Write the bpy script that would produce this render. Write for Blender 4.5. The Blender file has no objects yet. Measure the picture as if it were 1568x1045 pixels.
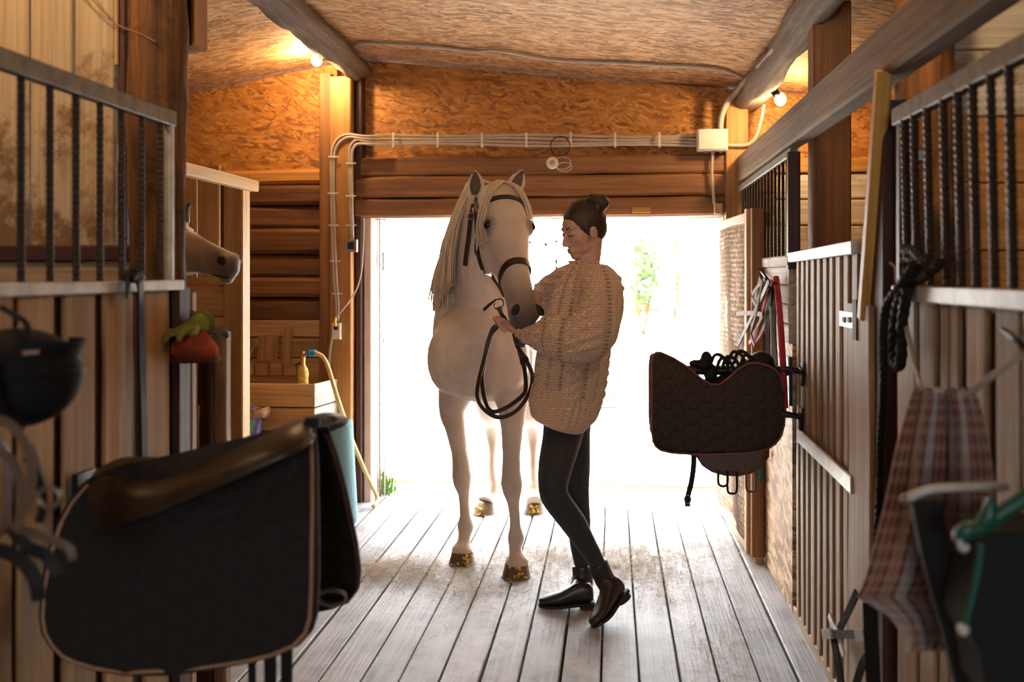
import bpy, bmesh, math, random
import numpy as np
from mathutils import Vector, Matrix, Quaternion, noise as mnoise
random.seed(7)
V = Vector
PI = math.pi
sc = bpy.context.scene
C = sc.collection

# ------------------------------------------------------------------ camera
F = 1568 * 35 / 36.0            # focal length in pixels of the 1568 px frame
YAW = math.atan(152 / F)        # the camera looks a little to the left of the aisle
CY, SY = math.cos(YAW), math.sin(YAW)
HCAM = 1.40
cam = bpy.data.cameras.new('camera'); camo = bpy.data.objects.new('camera', cam); C.objects.link(camo)
camo.location = (0, 0, HCAM); camo.rotation_euler = (PI / 2, 0, YAW)
cam.lens = 35; cam.sensor_width = 36; cam.shift_y = -102.5 / 1568
cam.clip_start = 0.05; cam.clip_end = 300
cam.dof.use_dof = True; cam.dof.focus_distance = 4.35; cam.dof.aperture_fstop = 2.3
sc.camera = camo

# ------------------------------------------------------------------ light
world = bpy.data.worlds.new('overcast_sky'); sc.world = world; world.use_nodes = True
bg = world.node_tree.nodes['Background']
bg.inputs[0].default_value = (0.97, 0.985, 1.0, 1); bg.inputs[1].default_value = 9.0
sun = bpy.data.lights.new('sun', 'SUN'); sun.energy = 10; sun.angle = math.radians(12); sun.color = (1, .96, .90)
suno = bpy.data.objects.new('sun', sun); C.objects.link(suno)
suno.rotation_euler = V((0.55, -0.42, -1.0)).to_track_quat('-Z', 'Y').to_euler()
def portal(name, loc, target, w, h):
    l = bpy.data.lights.new(name, 'AREA'); l.shape = 'RECTANGLE'; l.size = w; l.size_y = h; l.cycles.is_portal = True
    o = bpy.data.objects.new(name, l); C.objects.link(o); o.location = loc
    o.rotation_euler = (V(target) - V(loc)).to_track_quat('-Z', 'Z').to_euler()
portal('door_portal', (-0.42, 6.22, 0.87), (-0.42, 0, 0.87), 2.2, 1.8)
portal('rear_portal', (-0.2, -3.98, 1.7), (-0.2, 0, 1.7), 1.6, 1.1)
vs = sc.view_settings
vs.view_transform = 'Standard'; vs.look = 'None'; vs.gamma = 1.0; vs.use_curve_mapping = False
vs.exposure = 0.78
sc.cycles.use_denoising = True
sc.cycles.max_bounces = 10; sc.cycles.diffuse_bounces = 6
sc.cycles.sample_clamp_indirect = 8

# ------------------------------------------------------------------ helpers
def P(px, py, X=None, Y=None, Z=None):
    """point of the place seen at a photo pixel, at a given room coordinate"""
    a = (px - 784) / F; b = (420 - py) / F
    d = V((a * CY - SY, a * SY + CY, b))
    if X is not None: t = X / d.x
    elif Y is not None: t = Y / d.y
    else: t = (Z - HCAM) / d.z
    return V((0, 0, HCAM)) + d * t

WM = {}                          # world matrices of everything placed
def place(o, parent=None, M=None):
    M = M or Matrix.Identity(4)
    C.objects.link(o)
    if parent is not None:
        o.parent = parent
        o.matrix_basis = WM[parent.name].inverted() @ M
    else:
        o.matrix_basis = M
    WM[o.name] = M
    return o
def tag(o, label=None, cat=None, group=None, kind=None):
    if label: o['label'] = label
    if cat: o['category'] = cat
    if group: o['group'] = group
    if kind: o['kind'] = kind
    return o
def thing(name, loc, label, cat, group=None, rotz=0):
    o = bpy.data.objects.new(name, None); o.empty_display_size = .1
    place(o, None, Matrix.Translation(V(loc)) @ Matrix.Rotation(rotz, 4, 'Z'))
    return tag(o, label, cat, group)
def setting(name, loc=(0, 0, 0)):
    o = bpy.data.objects.new(name, None); o.empty_display_size = .1
    place(o, None, Matrix.Translation(V(loc)))
    o['kind'] = 'structure'
    return o

class MB:
    """collects shapes; build() links them as one mesh object"""
    def __init__(s): s.v = []; s.f = []; s.m = []; s.cur = 0
    def add(s, vs, fs):
        n = len(s.v); s.v += [V(p) for p in vs]; s.f += [tuple(i + n for i in f) for f in fs]; s.m += [s.cur] * len(fs)
        return s
    def box(s, c, d, R=None):
        c = V(c); hx, hy, hz = d[0] / 2, d[1] / 2, d[2] / 2
        vs = [V((x, y, z)) for x in (-hx, hx) for y in (-hy, hy) for z in (-hz, hz)]
        if R is not None: vs = [R @ p for p in vs]
        return s.add([p + c for p in vs], [(0, 1, 3, 2), (4, 6, 7, 5), (0, 4, 5, 1), (2, 3, 7, 6), (0, 2, 6, 4), (1, 5, 7, 3)])
    def rings(s, rings, cap=True, closed=False):
        n = len(rings[0]); k = len(rings)
        vs = [p for r in rings for p in r]; fs = []
        for i in range(k - 1 + (1 if closed else 0)):
            a = i * n; b = ((i + 1) % k) * n
            for j in range(n):
                q = (j + 1) % n
                fs.append((a + j, a + q, b + q, b + j))
        if cap and not closed:
            fs.append(tuple(range(n - 1, -1, -1))); fs.append(tuple((k - 1) * n + j for j in range(n)))
        return s.add(vs, fs)
    def tube(s, pts, r, n=8, closed=False, flat=1.0, up=None, cap=True):
        """round or flat tube along points; flat<1 squeezes along 'up'"""
        pts = [V(p) for p in pts]; k = len(pts)
        rs = r if isinstance(r, (list, tuple)) else [r] * k
        fr = frames(pts, closed, up)
        rings = []
        for p, (t, u, w), rr in zip(pts, fr, rs):
            rings.append([p + (u * math.cos(2 * PI * j / n) * flat + w * math.sin(2 * PI * j / n)) * rr for j in range(n)])
        return s.rings(rings, cap, closed)
    def strap(s, pts, nrm, w, t, closed=False):
        """flat ribbon along points with given outward normals"""
        pts = [V(p) for p in pts]; k = len(pts); rings = []
        for i, p in enumerate(pts):
            a = pts[(i - 1) % k] if (closed or i > 0) else p
            b = pts[(i + 1) % k] if (closed or i < k - 1) else p
            T = (b - a).normalized(); N = V(nrm[i]) if isinstance(nrm, (list,)) else V(nrm)
            N = (N - T * N.dot(T)).normalized(); B = T.cross(N)
            ww = w[i] if isinstance(w, (list, tuple)) else w
            rings.append([p + B * ww / 2 - N * t / 2, p + B * ww / 2 + N * t / 2, p - B * ww / 2 + N * t / 2, p - B * ww / 2 - N * t / 2])
        return s.rings(rings, True, closed)
    def lathe(s, c, axis, prof, n=16, ref=None):
        """prof: (distance along axis, radius)"""
        c = V(c); ax = V(axis).normalized(); u = ax.orthogonal().normalized() if ref is None else (V(ref) - ax * V(ref).dot(ax)).normalized()
        w = ax.cross(u)
        return s.rings([[c + ax * h + (u * math.cos(2 * PI * j / n) + w * math.sin(2 * PI * j / n)) * max(r, 1e-4) for j in range(n)] for h, r in prof])
    def ell(s, c, r, R=None, nu=16, nv=10):
        c = V(c); rings = []
        for i in range(nv + 1):
            th = PI * i / nv; zz = -math.cos(th); rr = max(math.sin(th), 1e-3)
            ring = [V((math.cos(2 * PI * j / nu) * rr * r[0], math.sin(2 * PI * j / nu) * rr * r[1], zz * r[2])) for j in range(nu)]
            if R is not None: ring = [R @ p for p in ring]
            rings.append([p + c for p in ring])
        return s.rings(rings)
    def prism(s, poly, d):
        """polygon of 3d points pushed along vector d"""
        n = len(poly); d = V(d); a = [V(p) for p in poly]; b = [p + d for p in a]
        return s.add(a + b, [tuple(range(n))[::-1], tuple(range(n, 2 * n))] + [(j, (j + 1) % n, n + (j + 1) % n, n + j) for j in range(n)])
    def mesh(s, name):
        me = bpy.data.meshes.new(name); me.from_pydata([tuple(p) for p in s.v], [], s.f); me.validate()
        bm = bmesh.new(); bm.from_mesh(me); bmesh.ops.recalc_face_normals(bm, faces=bm.faces); bm.to_mesh(me); bm.free()
        return me
    def build(s, name, mat, parent=None, smooth=False, M=None, origin=None):
        """vertices are world coordinates; the object's origin goes to 'origin' (or the parent's)"""
        if M is None:
            if origin is not None: M = Matrix.Translation(V(origin))
            elif parent is not None: M = WM[parent.name].copy()
            else:
                lo = V((min(p.x for p in s.v), min(p.y for p in s.v), min(p.z for p in s.v))); hi = V((max(p.x for p in s.v), max(p.y for p in s.v), max(p.z for p in s.v)))
                M = Matrix.Translation(V(((lo.x + hi.x) / 2, (lo.y + hi.y) / 2, lo.z)))
        Mi = M.inverted(); s.v = [Mi @ p for p in s.v]
        me = s.mesh(name)
        mats = mat if isinstance(mat, (list, tuple)) else [mat]
        for m in mats: me.materials.append(m)
        if len(mats) > 1:
            for p, k in zip(me.polygons, s.m): p.material_index = k
        if smooth:
            for p in me.polygons: p.use_smooth = True
        o = bpy.data.objects.new(name, me)
        place(o, parent, M)
        if smooth == 'auto': autosmooth(o)
        return o
def autosmooth(o, ang=40):
    me = o.data; bm = bmesh.new(); bm.from_mesh(me)
    for e in bm.edges:
        e.smooth = not (len(e.link_faces) == 2 and e.calc_face_angle(0) > math.radians(ang))
    bm.to_mesh(me); bm.free()
def frames(pts, closed=False, up=None):
    k = len(pts); out = []; u = None
    for i in range(k):
        a = pts[(i - 1) % k] if (closed or i > 0) else pts[i]
        b = pts[(i + 1) % k] if (closed or i < k - 1) else pts[i]
        t = (b - a); t = t.normalized() if t.length > 1e-9 else V((0, 0, 1))
        if up is not None:
            uu = up[i] if isinstance(up, list) else V(up); u = (uu - t * uu.dot(t))
            u = u.normalized() if u.length > 1e-6 else t.orthogonal().normalized()
        elif u is None: u = t.orthogonal().normalized()
        else:
            u = (u - t * u.dot(t)); u = u.normalized() if u.length > 1e-6 else t.orthogonal().normalized()
        out.append((t, u, t.cross(u)))
    return out
def spline(pts, n=8, closed=False):
    """Catmull-Rom through points"""
    pts = [V(p) for p in pts]; k = len(pts); out = []
    for i in range(k if closed else k - 1):
        if closed: p0, p1, p2, p3 = pts[(i - 1) % k], pts[i], pts[(i + 1) % k], pts[(i + 2) % k]
        else: p0, p1, p2, p3 = pts[max(i - 1, 0)], pts[i], pts[i + 1], pts[min(i + 2, k - 1)]
        for j in range(n):
            t = j / n
            out.append(.5 * ((2 * p1) + (p2 - p0) * t + (2 * p0 - 5 * p1 + 4 * p2 - p3) * t * t + (3 * p1 - p0 - 3 * p2 + p3) * t ** 3))
    if not closed: out.append(pts[-1])
    return out
def lerp(a, b, t): return a + (b - a) * t
def interp(xs, ys, x):
    return float(np.interp(x, xs, ys))

def board(name, p0, p1, w, h, mat, parent=None, up=(0, 0, 1), cham=.006, wob=.0, segs=1, label=None):
    """a board from p0 to p1, local x along its grain; h is measured along 'up', w across"""
    p0 = V(p0); p1 = V(p1); L = (p1 - p0).length; x = (p1 - p0) / L
    up = V(up); z = (up - x * up.dot(x)).normalized(); y = z.cross(x)
    M = Matrix(((x.x, y.x, z.x, 0), (x.y, y.y, z.y, 0), (x.z, y.z, z.z, 0), (0, 0, 0, 1)))
    M.translation = (p0 + p1) / 2
    c = min(cham, w * .3, h * .3); a, b = w / 2, h / 2
    prof = [(-a + c, -b), (a - c, -b), (a, -b + c), (a, b - c), (a - c, b), (-a + c, b), (-a, b - c), (-a, -b + c)]
    m = MB(); rings = []
    for i in range(segs + 1):
        X = -L / 2 + L * i / segs
        dy = random.uniform(-wob, wob); dz = random.uniform(-wob, wob); sy = 1 + random.uniform(-wob, wob) * 2 / max(w, .02); 
        rings.append([V((X, yy * sy + dy, zz + dz)) for yy, zz in prof])
    m.rings(rings)
    me = m.mesh(name); me.materials.append(mat)
    o = bpy.data.objects.new(name, me); place(o, parent, M)
    if label: o['label'] = label
    return o
def log(name, p0, p1, r, mat, parent=None, n=14, segs=14, rough=.12, taper=0, seed=0, flat=None):
    """a rough round timber"""
    p0 = V(p0); p1 = V(p1); L = (p1 - p0).length; x = (p1 - p0) / L
    z = x.orthogonal().normalized() if abs(x.z) > .7 else (V((0, 0, 1)) - x * x.z).normalized(); y = z.cross(x)
    M = Matrix(((x.x, y.x, z.x, 0), (x.y, y.y, z.y, 0), (x.z, y.z, z.z, 0), (0, 0, 0, 1))); M.translation = (p0 + p1) / 2
    m = MB(); rings = []
    for i in range(segs + 1):
        X = -L / 2 + L * i / segs; ring = []
        for j in range(n):
            an = 2 * PI * j / n
            nn = mnoise.noise(V((X * 2.2 + seed, math.cos(an) * .9 + seed, math.sin(an) * .9)))
            n2 = mnoise.noise(V((X * 7 + seed * 3, math.cos(an) * 2, math.sin(an) * 2)))
            rr = r * (1 + rough * nn + rough * .5 * n2) * (1 - taper * i / segs)
            yy, zz = math.cos(an) * rr, math.sin(an) * rr
            if flat: yy = max(-flat * r, min(flat * r, yy)); zz = max(-flat * r, min(flat * r, zz))
            ring.append(V((X, yy, zz)))
        rings.append(ring)
    m.rings(rings); me = m.mesh(name); me.materials.append(mat)
    for p in me.polygons: p.use_smooth = len(p.vertices) == 4
    o = bpy.data.objects.new(name, me); place(o, parent, M)
    return o
def remeshed(mb, voxel, smooth=6, fac=.5, deform=None, name='tmp'):
    """union of overlapping closed shapes as one continuous smooth surface -> mesh in world coordinates"""
    me = mb.mesh(name); o = bpy.data.objects.new(name, me); C.objects.link(o)
    md = o.modifiers.new('r', 'REMESH'); md.mode = 'VOXEL'; md.voxel_size = voxel; md.adaptivity = 0
    if smooth:
        m2 = o.modifiers.new('s', 'SMOOTH'); m2.factor = fac; m2.iterations = smooth
    dg = bpy.context.evaluated_depsgraph_get(); dg.update()
    out = bpy.data.meshes.new_from_object(o.evaluated_get(dg))
    bpy.data.objects.remove(o); bpy.data.meshes.remove(me)
    if deform:
        co = np.empty(len(out.vertices) * 3, 'f'); out.vertices.foreach_get('co', co); co = co.reshape(-1, 3)
        no = np.empty(len(out.vertices) * 3, 'f'); out.vertices.foreach_get('normal', no); no = no.reshape(-1, 3)
        co = deform(co, no); out.vertices.foreach_set('co', co.astype('f').ravel()); out.update()
    out.polygons.foreach_set('use_smooth', [True] * len(out.polygons))
    return out
def from_world(name, me, mat, parent):
    """link a world-coordinate mesh under a parent"""
    M = WM[parent.name]; me.transform(M.inverted()); me.name = name
    me.materials.clear(); me.materials.append(mat)
    o = bpy.data.objects.new(name, me); return place(o, parent, M.copy())

# ------------------------------------------------------------------ materials
class NT:
    def __init__(s, name):
        s.mat = bpy.data.materials.new(name); s.mat.use_nodes = True
        s.t = s.mat.node_tree; s.b = s.t.nodes['Principled BSDF']
    def n(s, typ, ins=None, **props):
        nd = s.t.nodes.new('ShaderNode' + typ)
        for k, v in props.items(): setattr(nd, k, v)
        for k, v in (ins or {}).items(): s.put(nd, k, v)
        return nd
    def put(s, nd, k, v):
        if isinstance(v, bpy.types.NodeSocket): s.t.links.new(v, nd.inputs[k])
        elif isinstance(v, bpy.types.Node): s.t.links.new(v.outputs[0], nd.inputs[k])
        else: nd.inputs[k].default_value = v
    def ramp(s, fac, stops):
        r = s.n('ValToRGB', {0: fac}); e = r.color_ramp.elements
        while len(e) > 1: e.remove(e[-1])
        e[0].position = stops[0][0]; e[0].color = (*stops[0][1], 1)
        for p, c in stops[1:]:
            x = e.new(p); x.color = (*c, 1)
        return r.outputs[0]
    def mix(s, fac, a, b, blend='MIX'):
        m = s.n('Mix', data_type='RGBA', blend_type=blend)
        s.put(m, 0, fac); s.put(m, 6, a if not isinstance(a, tuple) else (*a, 1)); s.put(m, 7, b if not isinstance(b, tuple) else (*b, 1))
        return m.outputs[2]
    def math(s, op, a, b=0.0, c=None):
        m = s.n('Math', operation=op); s.put(m, 0, a); s.put(m, 1, b)
        if c is not None: s.put(m, 2, c)
        return m.outputs[0]
    def coords(s, kind='Object', scale=(1, 1, 1), rnd=0, rot=(0, 0, 0)):
        t = s.n('TexCoord').outputs[kind]
        if rnd:
            oi = s.n('ObjectInfo').outputs['Random']
            vm = s.n('CombineXYZ', {0: s.math('MULTIPLY', oi, 37.1), 1: s.math('MULTIPLY', oi, 17.3), 2: s.math('MULTIPLY', oi, 53.7)})
            t = s.n('VectorMath', {0: t, 1: vm.outputs[0]}, operation='ADD').outputs[0]
        return s.n('Mapping', {'Vector': t, 'Scale': scale, 'Rotation': rot}).outputs[0]
    def vary(s, col, amt=.25, sat=.0):
        oi = s.n('ObjectInfo').outputs['Random']
        v = s.n('MapRange', {0: oi, 3: 1 - amt, 4: 1 + amt}).outputs[0]
        return s.n('HueSaturation', {'Value': v, 'Color': col}).outputs[0]
    def bump(s, h, strength=.4, dist=.01):
        b = s.n('Bump', {'Strength': strength, 'Distance': dist, 'Height': h}); s.put(s.b, 'Normal', b.outputs[0])
    def done(s, col=None, rough=None, metal=None, **kw):
        if col is not None: s.put(s.b, 'Base Color', col if not isinstance(col, tuple) else (*col, 1))
        if rough is not None: s.put(s.b, 'Roughness', rough)
        if metal is not None: s.put(s.b, 'Metallic', metal)
        for k, v in kw.items(): s.put(s.b, k, v)
        return s.mat

def wood(name, light, dark, rough=.75, knots=.6, vary=.2, scale=1.0, wear=None, wear_amt=.5, bump=.35, rnd=1, axis=0, wear_grad=0):
    """grain runs along the piece's local x"""
    t = NT(name)
    st = [9 * scale] * 3; st[axis] = .55 * scale
    co = t.coords(scale=tuple(st), rnd=rnd)
    n1 = t.n('TexNoise', {'Vector': co, 'Scale': 1.6, 'Detail': 6, 'Roughness': .6, 'Distortion': .35}).outputs[0]
    st2 = [46 * scale] * 3; st2[axis] = 1.2 * scale
    n2 = t.n('TexNoise', {'Vector': t.coords(scale=tuple(st2), rnd=rnd), 'Scale': 1.5, 'Detail': 4, 'Roughness': .65}).outputs[0]
    mid = tuple((a + b) / 2 for a, b in zip(light, dark))
    col = t.ramp(n1, [(.28, dark), (.47, mid), (.62, light), (.85, tuple(min(1, c * 1.12) for c in light))])
    col = t.mix(t.n('MapRange', {0: n2, 1: .35, 2: .62, 3: .55, 4: 0}).outputs[0], col, tuple(c * .55 for c in dark))
    if knots:
        ks = [7.0] * 3; ks[axis] = 2.2
        vo = t.n('TexVoronoi', {'Vector': t.coords(scale=tuple(ks), rnd=rnd), 'Scale': 1.0, 'Randomness': 1.0}).outputs['Distance']
        k = t.n('MapRange', {0: vo, 1: .06, 2: .2, 3: knots, 4: 0}).outputs[0]
        col = t.mix(k, col, tuple(c * .3 for c in dark))
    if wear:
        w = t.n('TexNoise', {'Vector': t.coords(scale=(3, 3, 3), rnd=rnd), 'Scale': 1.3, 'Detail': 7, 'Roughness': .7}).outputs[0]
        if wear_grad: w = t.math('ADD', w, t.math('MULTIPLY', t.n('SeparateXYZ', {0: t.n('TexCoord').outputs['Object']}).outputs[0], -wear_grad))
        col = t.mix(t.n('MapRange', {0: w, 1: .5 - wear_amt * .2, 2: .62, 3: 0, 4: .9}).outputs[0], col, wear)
    if vary: col = t.vary(col, vary)
    h = t.math('ADD', t.math('MULTIPLY', n1, .5), n2)
    t.bump(h, bump, .006)
    return t.done(col, rough)
def osb(name, c_lo, c_mid, c_hi, scale=1.0, rough=.7, rot=(0, 0, 0), plane='XZ'):
    """pressed strand board: overlapping flakes lying at all angles"""
    t = NT(name); base = None
    for i, (ang, sx, sy) in enumerate(((.08, 9, 42), (.75, 12, 40), (-.65, 12, 44), (-.12, 8, 36))):
        r = {'XZ': (0, ang, 0), 'YZ': (ang, 0, 0), 'XY': (0, 0, ang)}[plane]
        s3 = {'XZ': (sx, 12, sy), 'YZ': (12, sx, sy), 'XY': (sx, sy, 12)}[plane]
        # rotate first, then stretch
        c0 = t.n('Mapping', {'Vector': t.coords(), 'Rotation': r}).outputs[0]
        wob = t.n('TexNoise', {'Vector': c0, 'Scale': 3.0, 'Detail': 2}).outputs['Color']
        c1 = t.n('VectorMath', {0: c0, 1: t.n('VectorMath', {0: wob, 1: (.12, .12, .12)}, operation='MULTIPLY').outputs[0]}, operation='ADD').outputs[0]
        c2 = t.n('Mapping', {'Vector': c1, 'Scale': tuple(k * scale for k in s3), 'Location': (i * 3.1, i * 1.7, i * 2.3)}).outputs[0]
        vo = t.n('TexVoronoi', {'Vector': c2, 'Scale': 1.0, 'Randomness': 1.0})
        val = t.n('SeparateColor', {0: vo.outputs['Color']})
        edge = t.n('MapRange', {0: vo.outputs['Distance'], 1: .35, 2: .75, 3: 1, 4: .62}).outputs[0]
        lay = t.math('MULTIPLY', val.outputs[0], edge)
        if base is None: base = lay
        else:
            mask = t.math('GREATER_THAN', val.outputs[1], .55)
            m = t.n('Mix', data_type='FLOAT'); t.put(m, 0, mask); t.put(m, 2, base); t.put(m, 3, lay); base = m.outputs[0]
    n = t.n('TexNoise', {'Vector': t.coords(), 'Scale': 1.4, 'Detail': 3}).outputs[0]
    fac = t.math('ADD', t.math('MULTIPLY', base, .8), t.math('MULTIPLY', t.math('SUBTRACT', n, .5), .7))
    col = t.ramp(fac, [(.02, tuple(c * .55 for c in c_lo)), (.2, c_lo), (.45, c_mid), (.8, c_hi)])
    t.bump(base, .35, .003)
    return t.done(col, rough)
def plain(name, col, rough=.6, metal=0.0, var=.12, scale=20, bump=0.0, rnd=0, **kw):
    t = NT(name)
    n = t.n('TexNoise', {'Vector': t.coords(rnd=rnd), 'Scale': scale, 'Detail': 5, 'Roughness': .6}).outputs[0]
    c = t.mix(t.n('MapRange', {0: n, 1: .3, 2: .7}).outputs[0], tuple(x * (1 - var) for x in col), tuple(min(1, x * (1 + var)) for x in col))
    if bump: t.bump(n, bump, .004)
    return t.done(c, rough, metal, **kw)
def leather(name, col, rough=.42, bump=.25, spec=.5):
    t = NT(name)
    vo = t.n('TexVoronoi', {'Vector': t.coords(), 'Scale': 260, 'Randomness': 1.0}).outputs['Distance']
    n = t.n('TexNoise', {'Vector': t.coords(), 'Scale': 9, 'Detail': 6, 'Roughness': .65}).outputs[0]
    c = t.mix(t.n('MapRange', {0: n, 1: .3, 2: .75}).outputs[0], tuple(x * .7 for x in col), tuple(x * 1.35 for x in col))
    t.bump(t.math('ADD', vo, t.math('MULTIPLY', n, .6)), bump, .001)
    return t.done(c, t.n('MapRange', {0: n, 1: .3, 2: .7, 3: rough - .1, 4: rough + .15}).outputs[0], **{'Specular IOR Level': spec})

M_floor = wood('floor_boards', (.40, .412, .435), (.215, .22, .23), rough=.58, knots=.6, vary=.13, scale=1.3, wear=(.46, .47, .49), wear_amt=.6, bump=.5)
M_sub = plain('packed_dirt', (.03, .025, .02), .95)
M_logw = wood('old_log', (.225, .092, .030), (.085, .032, .010), rough=.7, knots=.5, vary=.28, scale=.8, bump=.5)
M_lintel = wood('lintel_log', (.30, .128, .040), (.145, .055, .015), rough=.65, knots=.7, vary=.12, scale=.7, bump=.5)
M_pine = wood('fresh_pine', (.66, .40, .17), (.50, .27, .095), rough=.6, knots=.4, vary=.10, scale=.7, bump=.2)
M_amber = wood('amber_pine', (.52, .25, .06), (.34, .14, .03), rough=.6, knots=.35, vary=.10, scale=.7, bump=.3)
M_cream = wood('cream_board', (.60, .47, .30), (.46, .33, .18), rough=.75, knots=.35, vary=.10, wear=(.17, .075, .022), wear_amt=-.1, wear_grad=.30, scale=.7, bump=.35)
M_white = wood('whitewashed_board', (.62, .56, .48), (.44, .37, .29), rough=.75, knots=.2, vary=.08, scale=.8, wear=(.30, .2, .12), wear_amt=-.25, bump=.4)
M_gate = wood('gate_board', (.50, .29, .12), (.34, .17, .06), rough=.7, knots=.5, vary=.12, scale=.7, bump=.3)
M_strip = wood('pale_strip', (.45, .29, .165), (.26, .15, .075), rough=.65, knots=.4, vary=.14, scale=.8, bump=.35)
M_dark = wood('dark_red_board', (.070, .018, .011), (.030, .009, .006), rough=.6, knots=0, vary=.1, bump=.3)
M_beam = wood('grey_beam', (.25, .165, .10), (.12, .072, .04), rough=.8, knots=.3, vary=.08, scale=.9, bump=.6)
M_log = wood('rough_post', (.30, .12, .028), (.055, .022, .009), rough=.8, knots=.9, vary=.05, scale=.9, bump=1.0, wear=(.022, .010, .005), wear_amt=.0)
M_bark = wood('barky_log', (.27, .19, .13), (.09, .055, .035), rough=.85, knots=.3, vary=.05, scale=.6, bump=1.0)
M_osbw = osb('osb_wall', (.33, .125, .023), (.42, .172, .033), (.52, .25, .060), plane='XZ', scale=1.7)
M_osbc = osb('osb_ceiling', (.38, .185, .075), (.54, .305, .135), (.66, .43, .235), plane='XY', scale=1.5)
M_osbr = osb('osb_side', (.34, .19, .08), (.55, .36, .19), (.70, .52, .33), plane='YZ')
M_steel = plain('worn_steel', (.17, .145, .125), .55, .5, var=.35, scale=30, bump=.15)
M_whitemet = plain('white_painted_metal', (.55, .53, .50), .4, .1, var=.25, scale=16, bump=.1)
M_rebar = plain('rebar', (.05, .037, .03), .5, .6, var=.3, scale=60)
M_grey = plain('grey_plastic', (.36, .30, .25), .5, var=.1)
M_blackm = plain('black_metal', (.015, .014, .014), .4, .5)
M_yard = None

# ---------------------------------------------------------------- floor: planks along the aisle
fl = MB().box((-.3, 1.1, -.08), (7.9, 10.2, .06)).build('floor', M_sub); tag(fl, kind='structure')
x = -2.65; k = 0
while x < .80:
    w = .138 + random.uniform(-.006, .006)
    cuts = [-1.2, random.uniform(.4, 5.2), 6.19] if k % 3 == 0 else [-1.2, 6.19]
    for a, b in zip(cuts[:-1], cuts[1:]):
        z = random.uniform(-.004, .0)
        board('plank', (x + w / 2, a + .002, -.02 + z), (x + w / 2, b - .003, -.02 + z + random.uniform(-.002, .002)), w - .008, .04, M_floor, fl, wob=.0015, segs=6, cham=.004)
    x += w; k += 1
# kerb board beside the stall doors
board('kerb', (.775, 2.2, .012), (.775, 4.4, .012), .06, .05, M_strip, fl)

# ---------------------------------------------------------------- ceiling: strand board sheets over log purlins
sec6 = [(-4.25, 2.24), (-2.67, 2.545), (-1.58, 2.745), (-.8, 2.66), (0, 2.575), (.85, 2.505), (1.535, 2.44), (3.65, 2.1)]
secn = [(-4.25, 2.30), (-2.67, 2.60), (-1.58, 2.80), (-.8, 2.80), (0, 2.80), (.85, 2.77), (1.535, 2.68), (3.65, 2.3)]
m = MB(); ys = [6.25, -4.1]
for yy, sec in zip(ys, (sec6, secn)):
    m.v += [V((a, yy, b)) for a, b in sec] + [V((a, yy, b + .03)) for a, b in sec]
n = len(sec6)
for j in range(n - 1):
    m.f.append((j, j + 1, 2 * n + j + 1, 2 * n + j)); m.f.append((n + j, 3 * n + j, 3 * n + j + 1, n + j + 1))
m.f += [tuple(range(n)) + tuple(range(2 * n - 1, n - 1, -1)), tuple(range(2 * n, 3 * n)) + tuple(range(4 * n - 1, 3 * n - 1, -1)), (0, 2 * n, 3 * n, n), (n - 1, 2 * n - 1, 4 * n - 1, 3 * n - 1)]
m.m = [0] * len(m.f)
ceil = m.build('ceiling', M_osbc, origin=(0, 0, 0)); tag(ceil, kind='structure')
log('roof_log', (-1.55, 6.04, 2.665), (-1.53, -3.9, 2.70), .075, M_bark, ceil, seed=3, rough=.42, segs=90)
log('roof_log', (.80, 6.04, 2.425), (.93, -3.9, 2.70), .075, M_bark, ceil, seed=9, rough=.45, segs=90)

# ---------------------------------------------------------------- back wall with the doorway
DX0, DX1, DZ = -1.50, .66, 1.743
wb = MB()
wb.box(((-4.25 + DX0) / 2, 6.17, 1.2), (DX0 + 4.25, .06, 2.5))
wb.box(((3.65 + DX1) / 2, 6.17, 1.1), (3.65 - DX1, .06, 2.3))
wb.box(((DX0 + DX1) / 2, 6.17, DZ + .4), (DX1 - DX0, .06, .8))
wb.box((-1.61, 6.17, 2.55), (.3, .06, .36))
wb = wb.build('wall_back', M_logw, origin=(0, 6.1, 0)); tag(wb, kind='structure')
def panel(name, pts, y0, y1, mat, parent):
    return MB().prism([V((a, y0, b)) for a, b in pts], (0, y1 - y0, 0)).build(name, mat, parent)
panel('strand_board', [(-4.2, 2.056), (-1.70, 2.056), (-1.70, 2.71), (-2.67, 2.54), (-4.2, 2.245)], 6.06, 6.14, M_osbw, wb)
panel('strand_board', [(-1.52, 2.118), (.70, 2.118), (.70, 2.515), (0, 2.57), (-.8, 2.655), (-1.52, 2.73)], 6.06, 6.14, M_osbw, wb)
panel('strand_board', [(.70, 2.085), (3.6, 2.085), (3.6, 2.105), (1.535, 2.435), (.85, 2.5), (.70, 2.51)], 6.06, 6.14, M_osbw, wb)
edges = [2.056, 1.954, 1.825, 1.683, 1.521, 1.38, 1.25, 1.096, .95, .8, .65, .5, .35, .2, .05]
for i, (a, b) in enumerate(zip(edges[:-1], edges[1:])):
    board('wall_log', (-4.2, 6.07, (a + b) / 2), (-1.60, 6.07, (a + b) / 2), .10 + (.03 if i % 2 else 0), a - b - .008, M_amber if i == 0 else M_logw, wb, cham=.022, wob=.006, segs=8)
for i, (a, b) in enumerate(((2.117, 1.998), (1.998, 1.865), (1.865, 1.743))):
    board('lintel_log', (-1.56, 6.05, (a + b) / 2), (.95, 6.05, (a + b) / 2), .16, a - b - .006, M_lintel, wb, cham=.014, wob=.005, segs=10)
board('wall_board', (.70, 6.05, 2.04), (3.6, 6.05, 2.04), .10, .085, M_amber, wb)
for i in range(13):
    z0 = 1.995 - i * .155
    board('wall_board', (.68, 6.06, z0 - .077), (3.6, 6.06, z0 - .077), .08, .150, M_white, wb, cham=.008)
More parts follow.
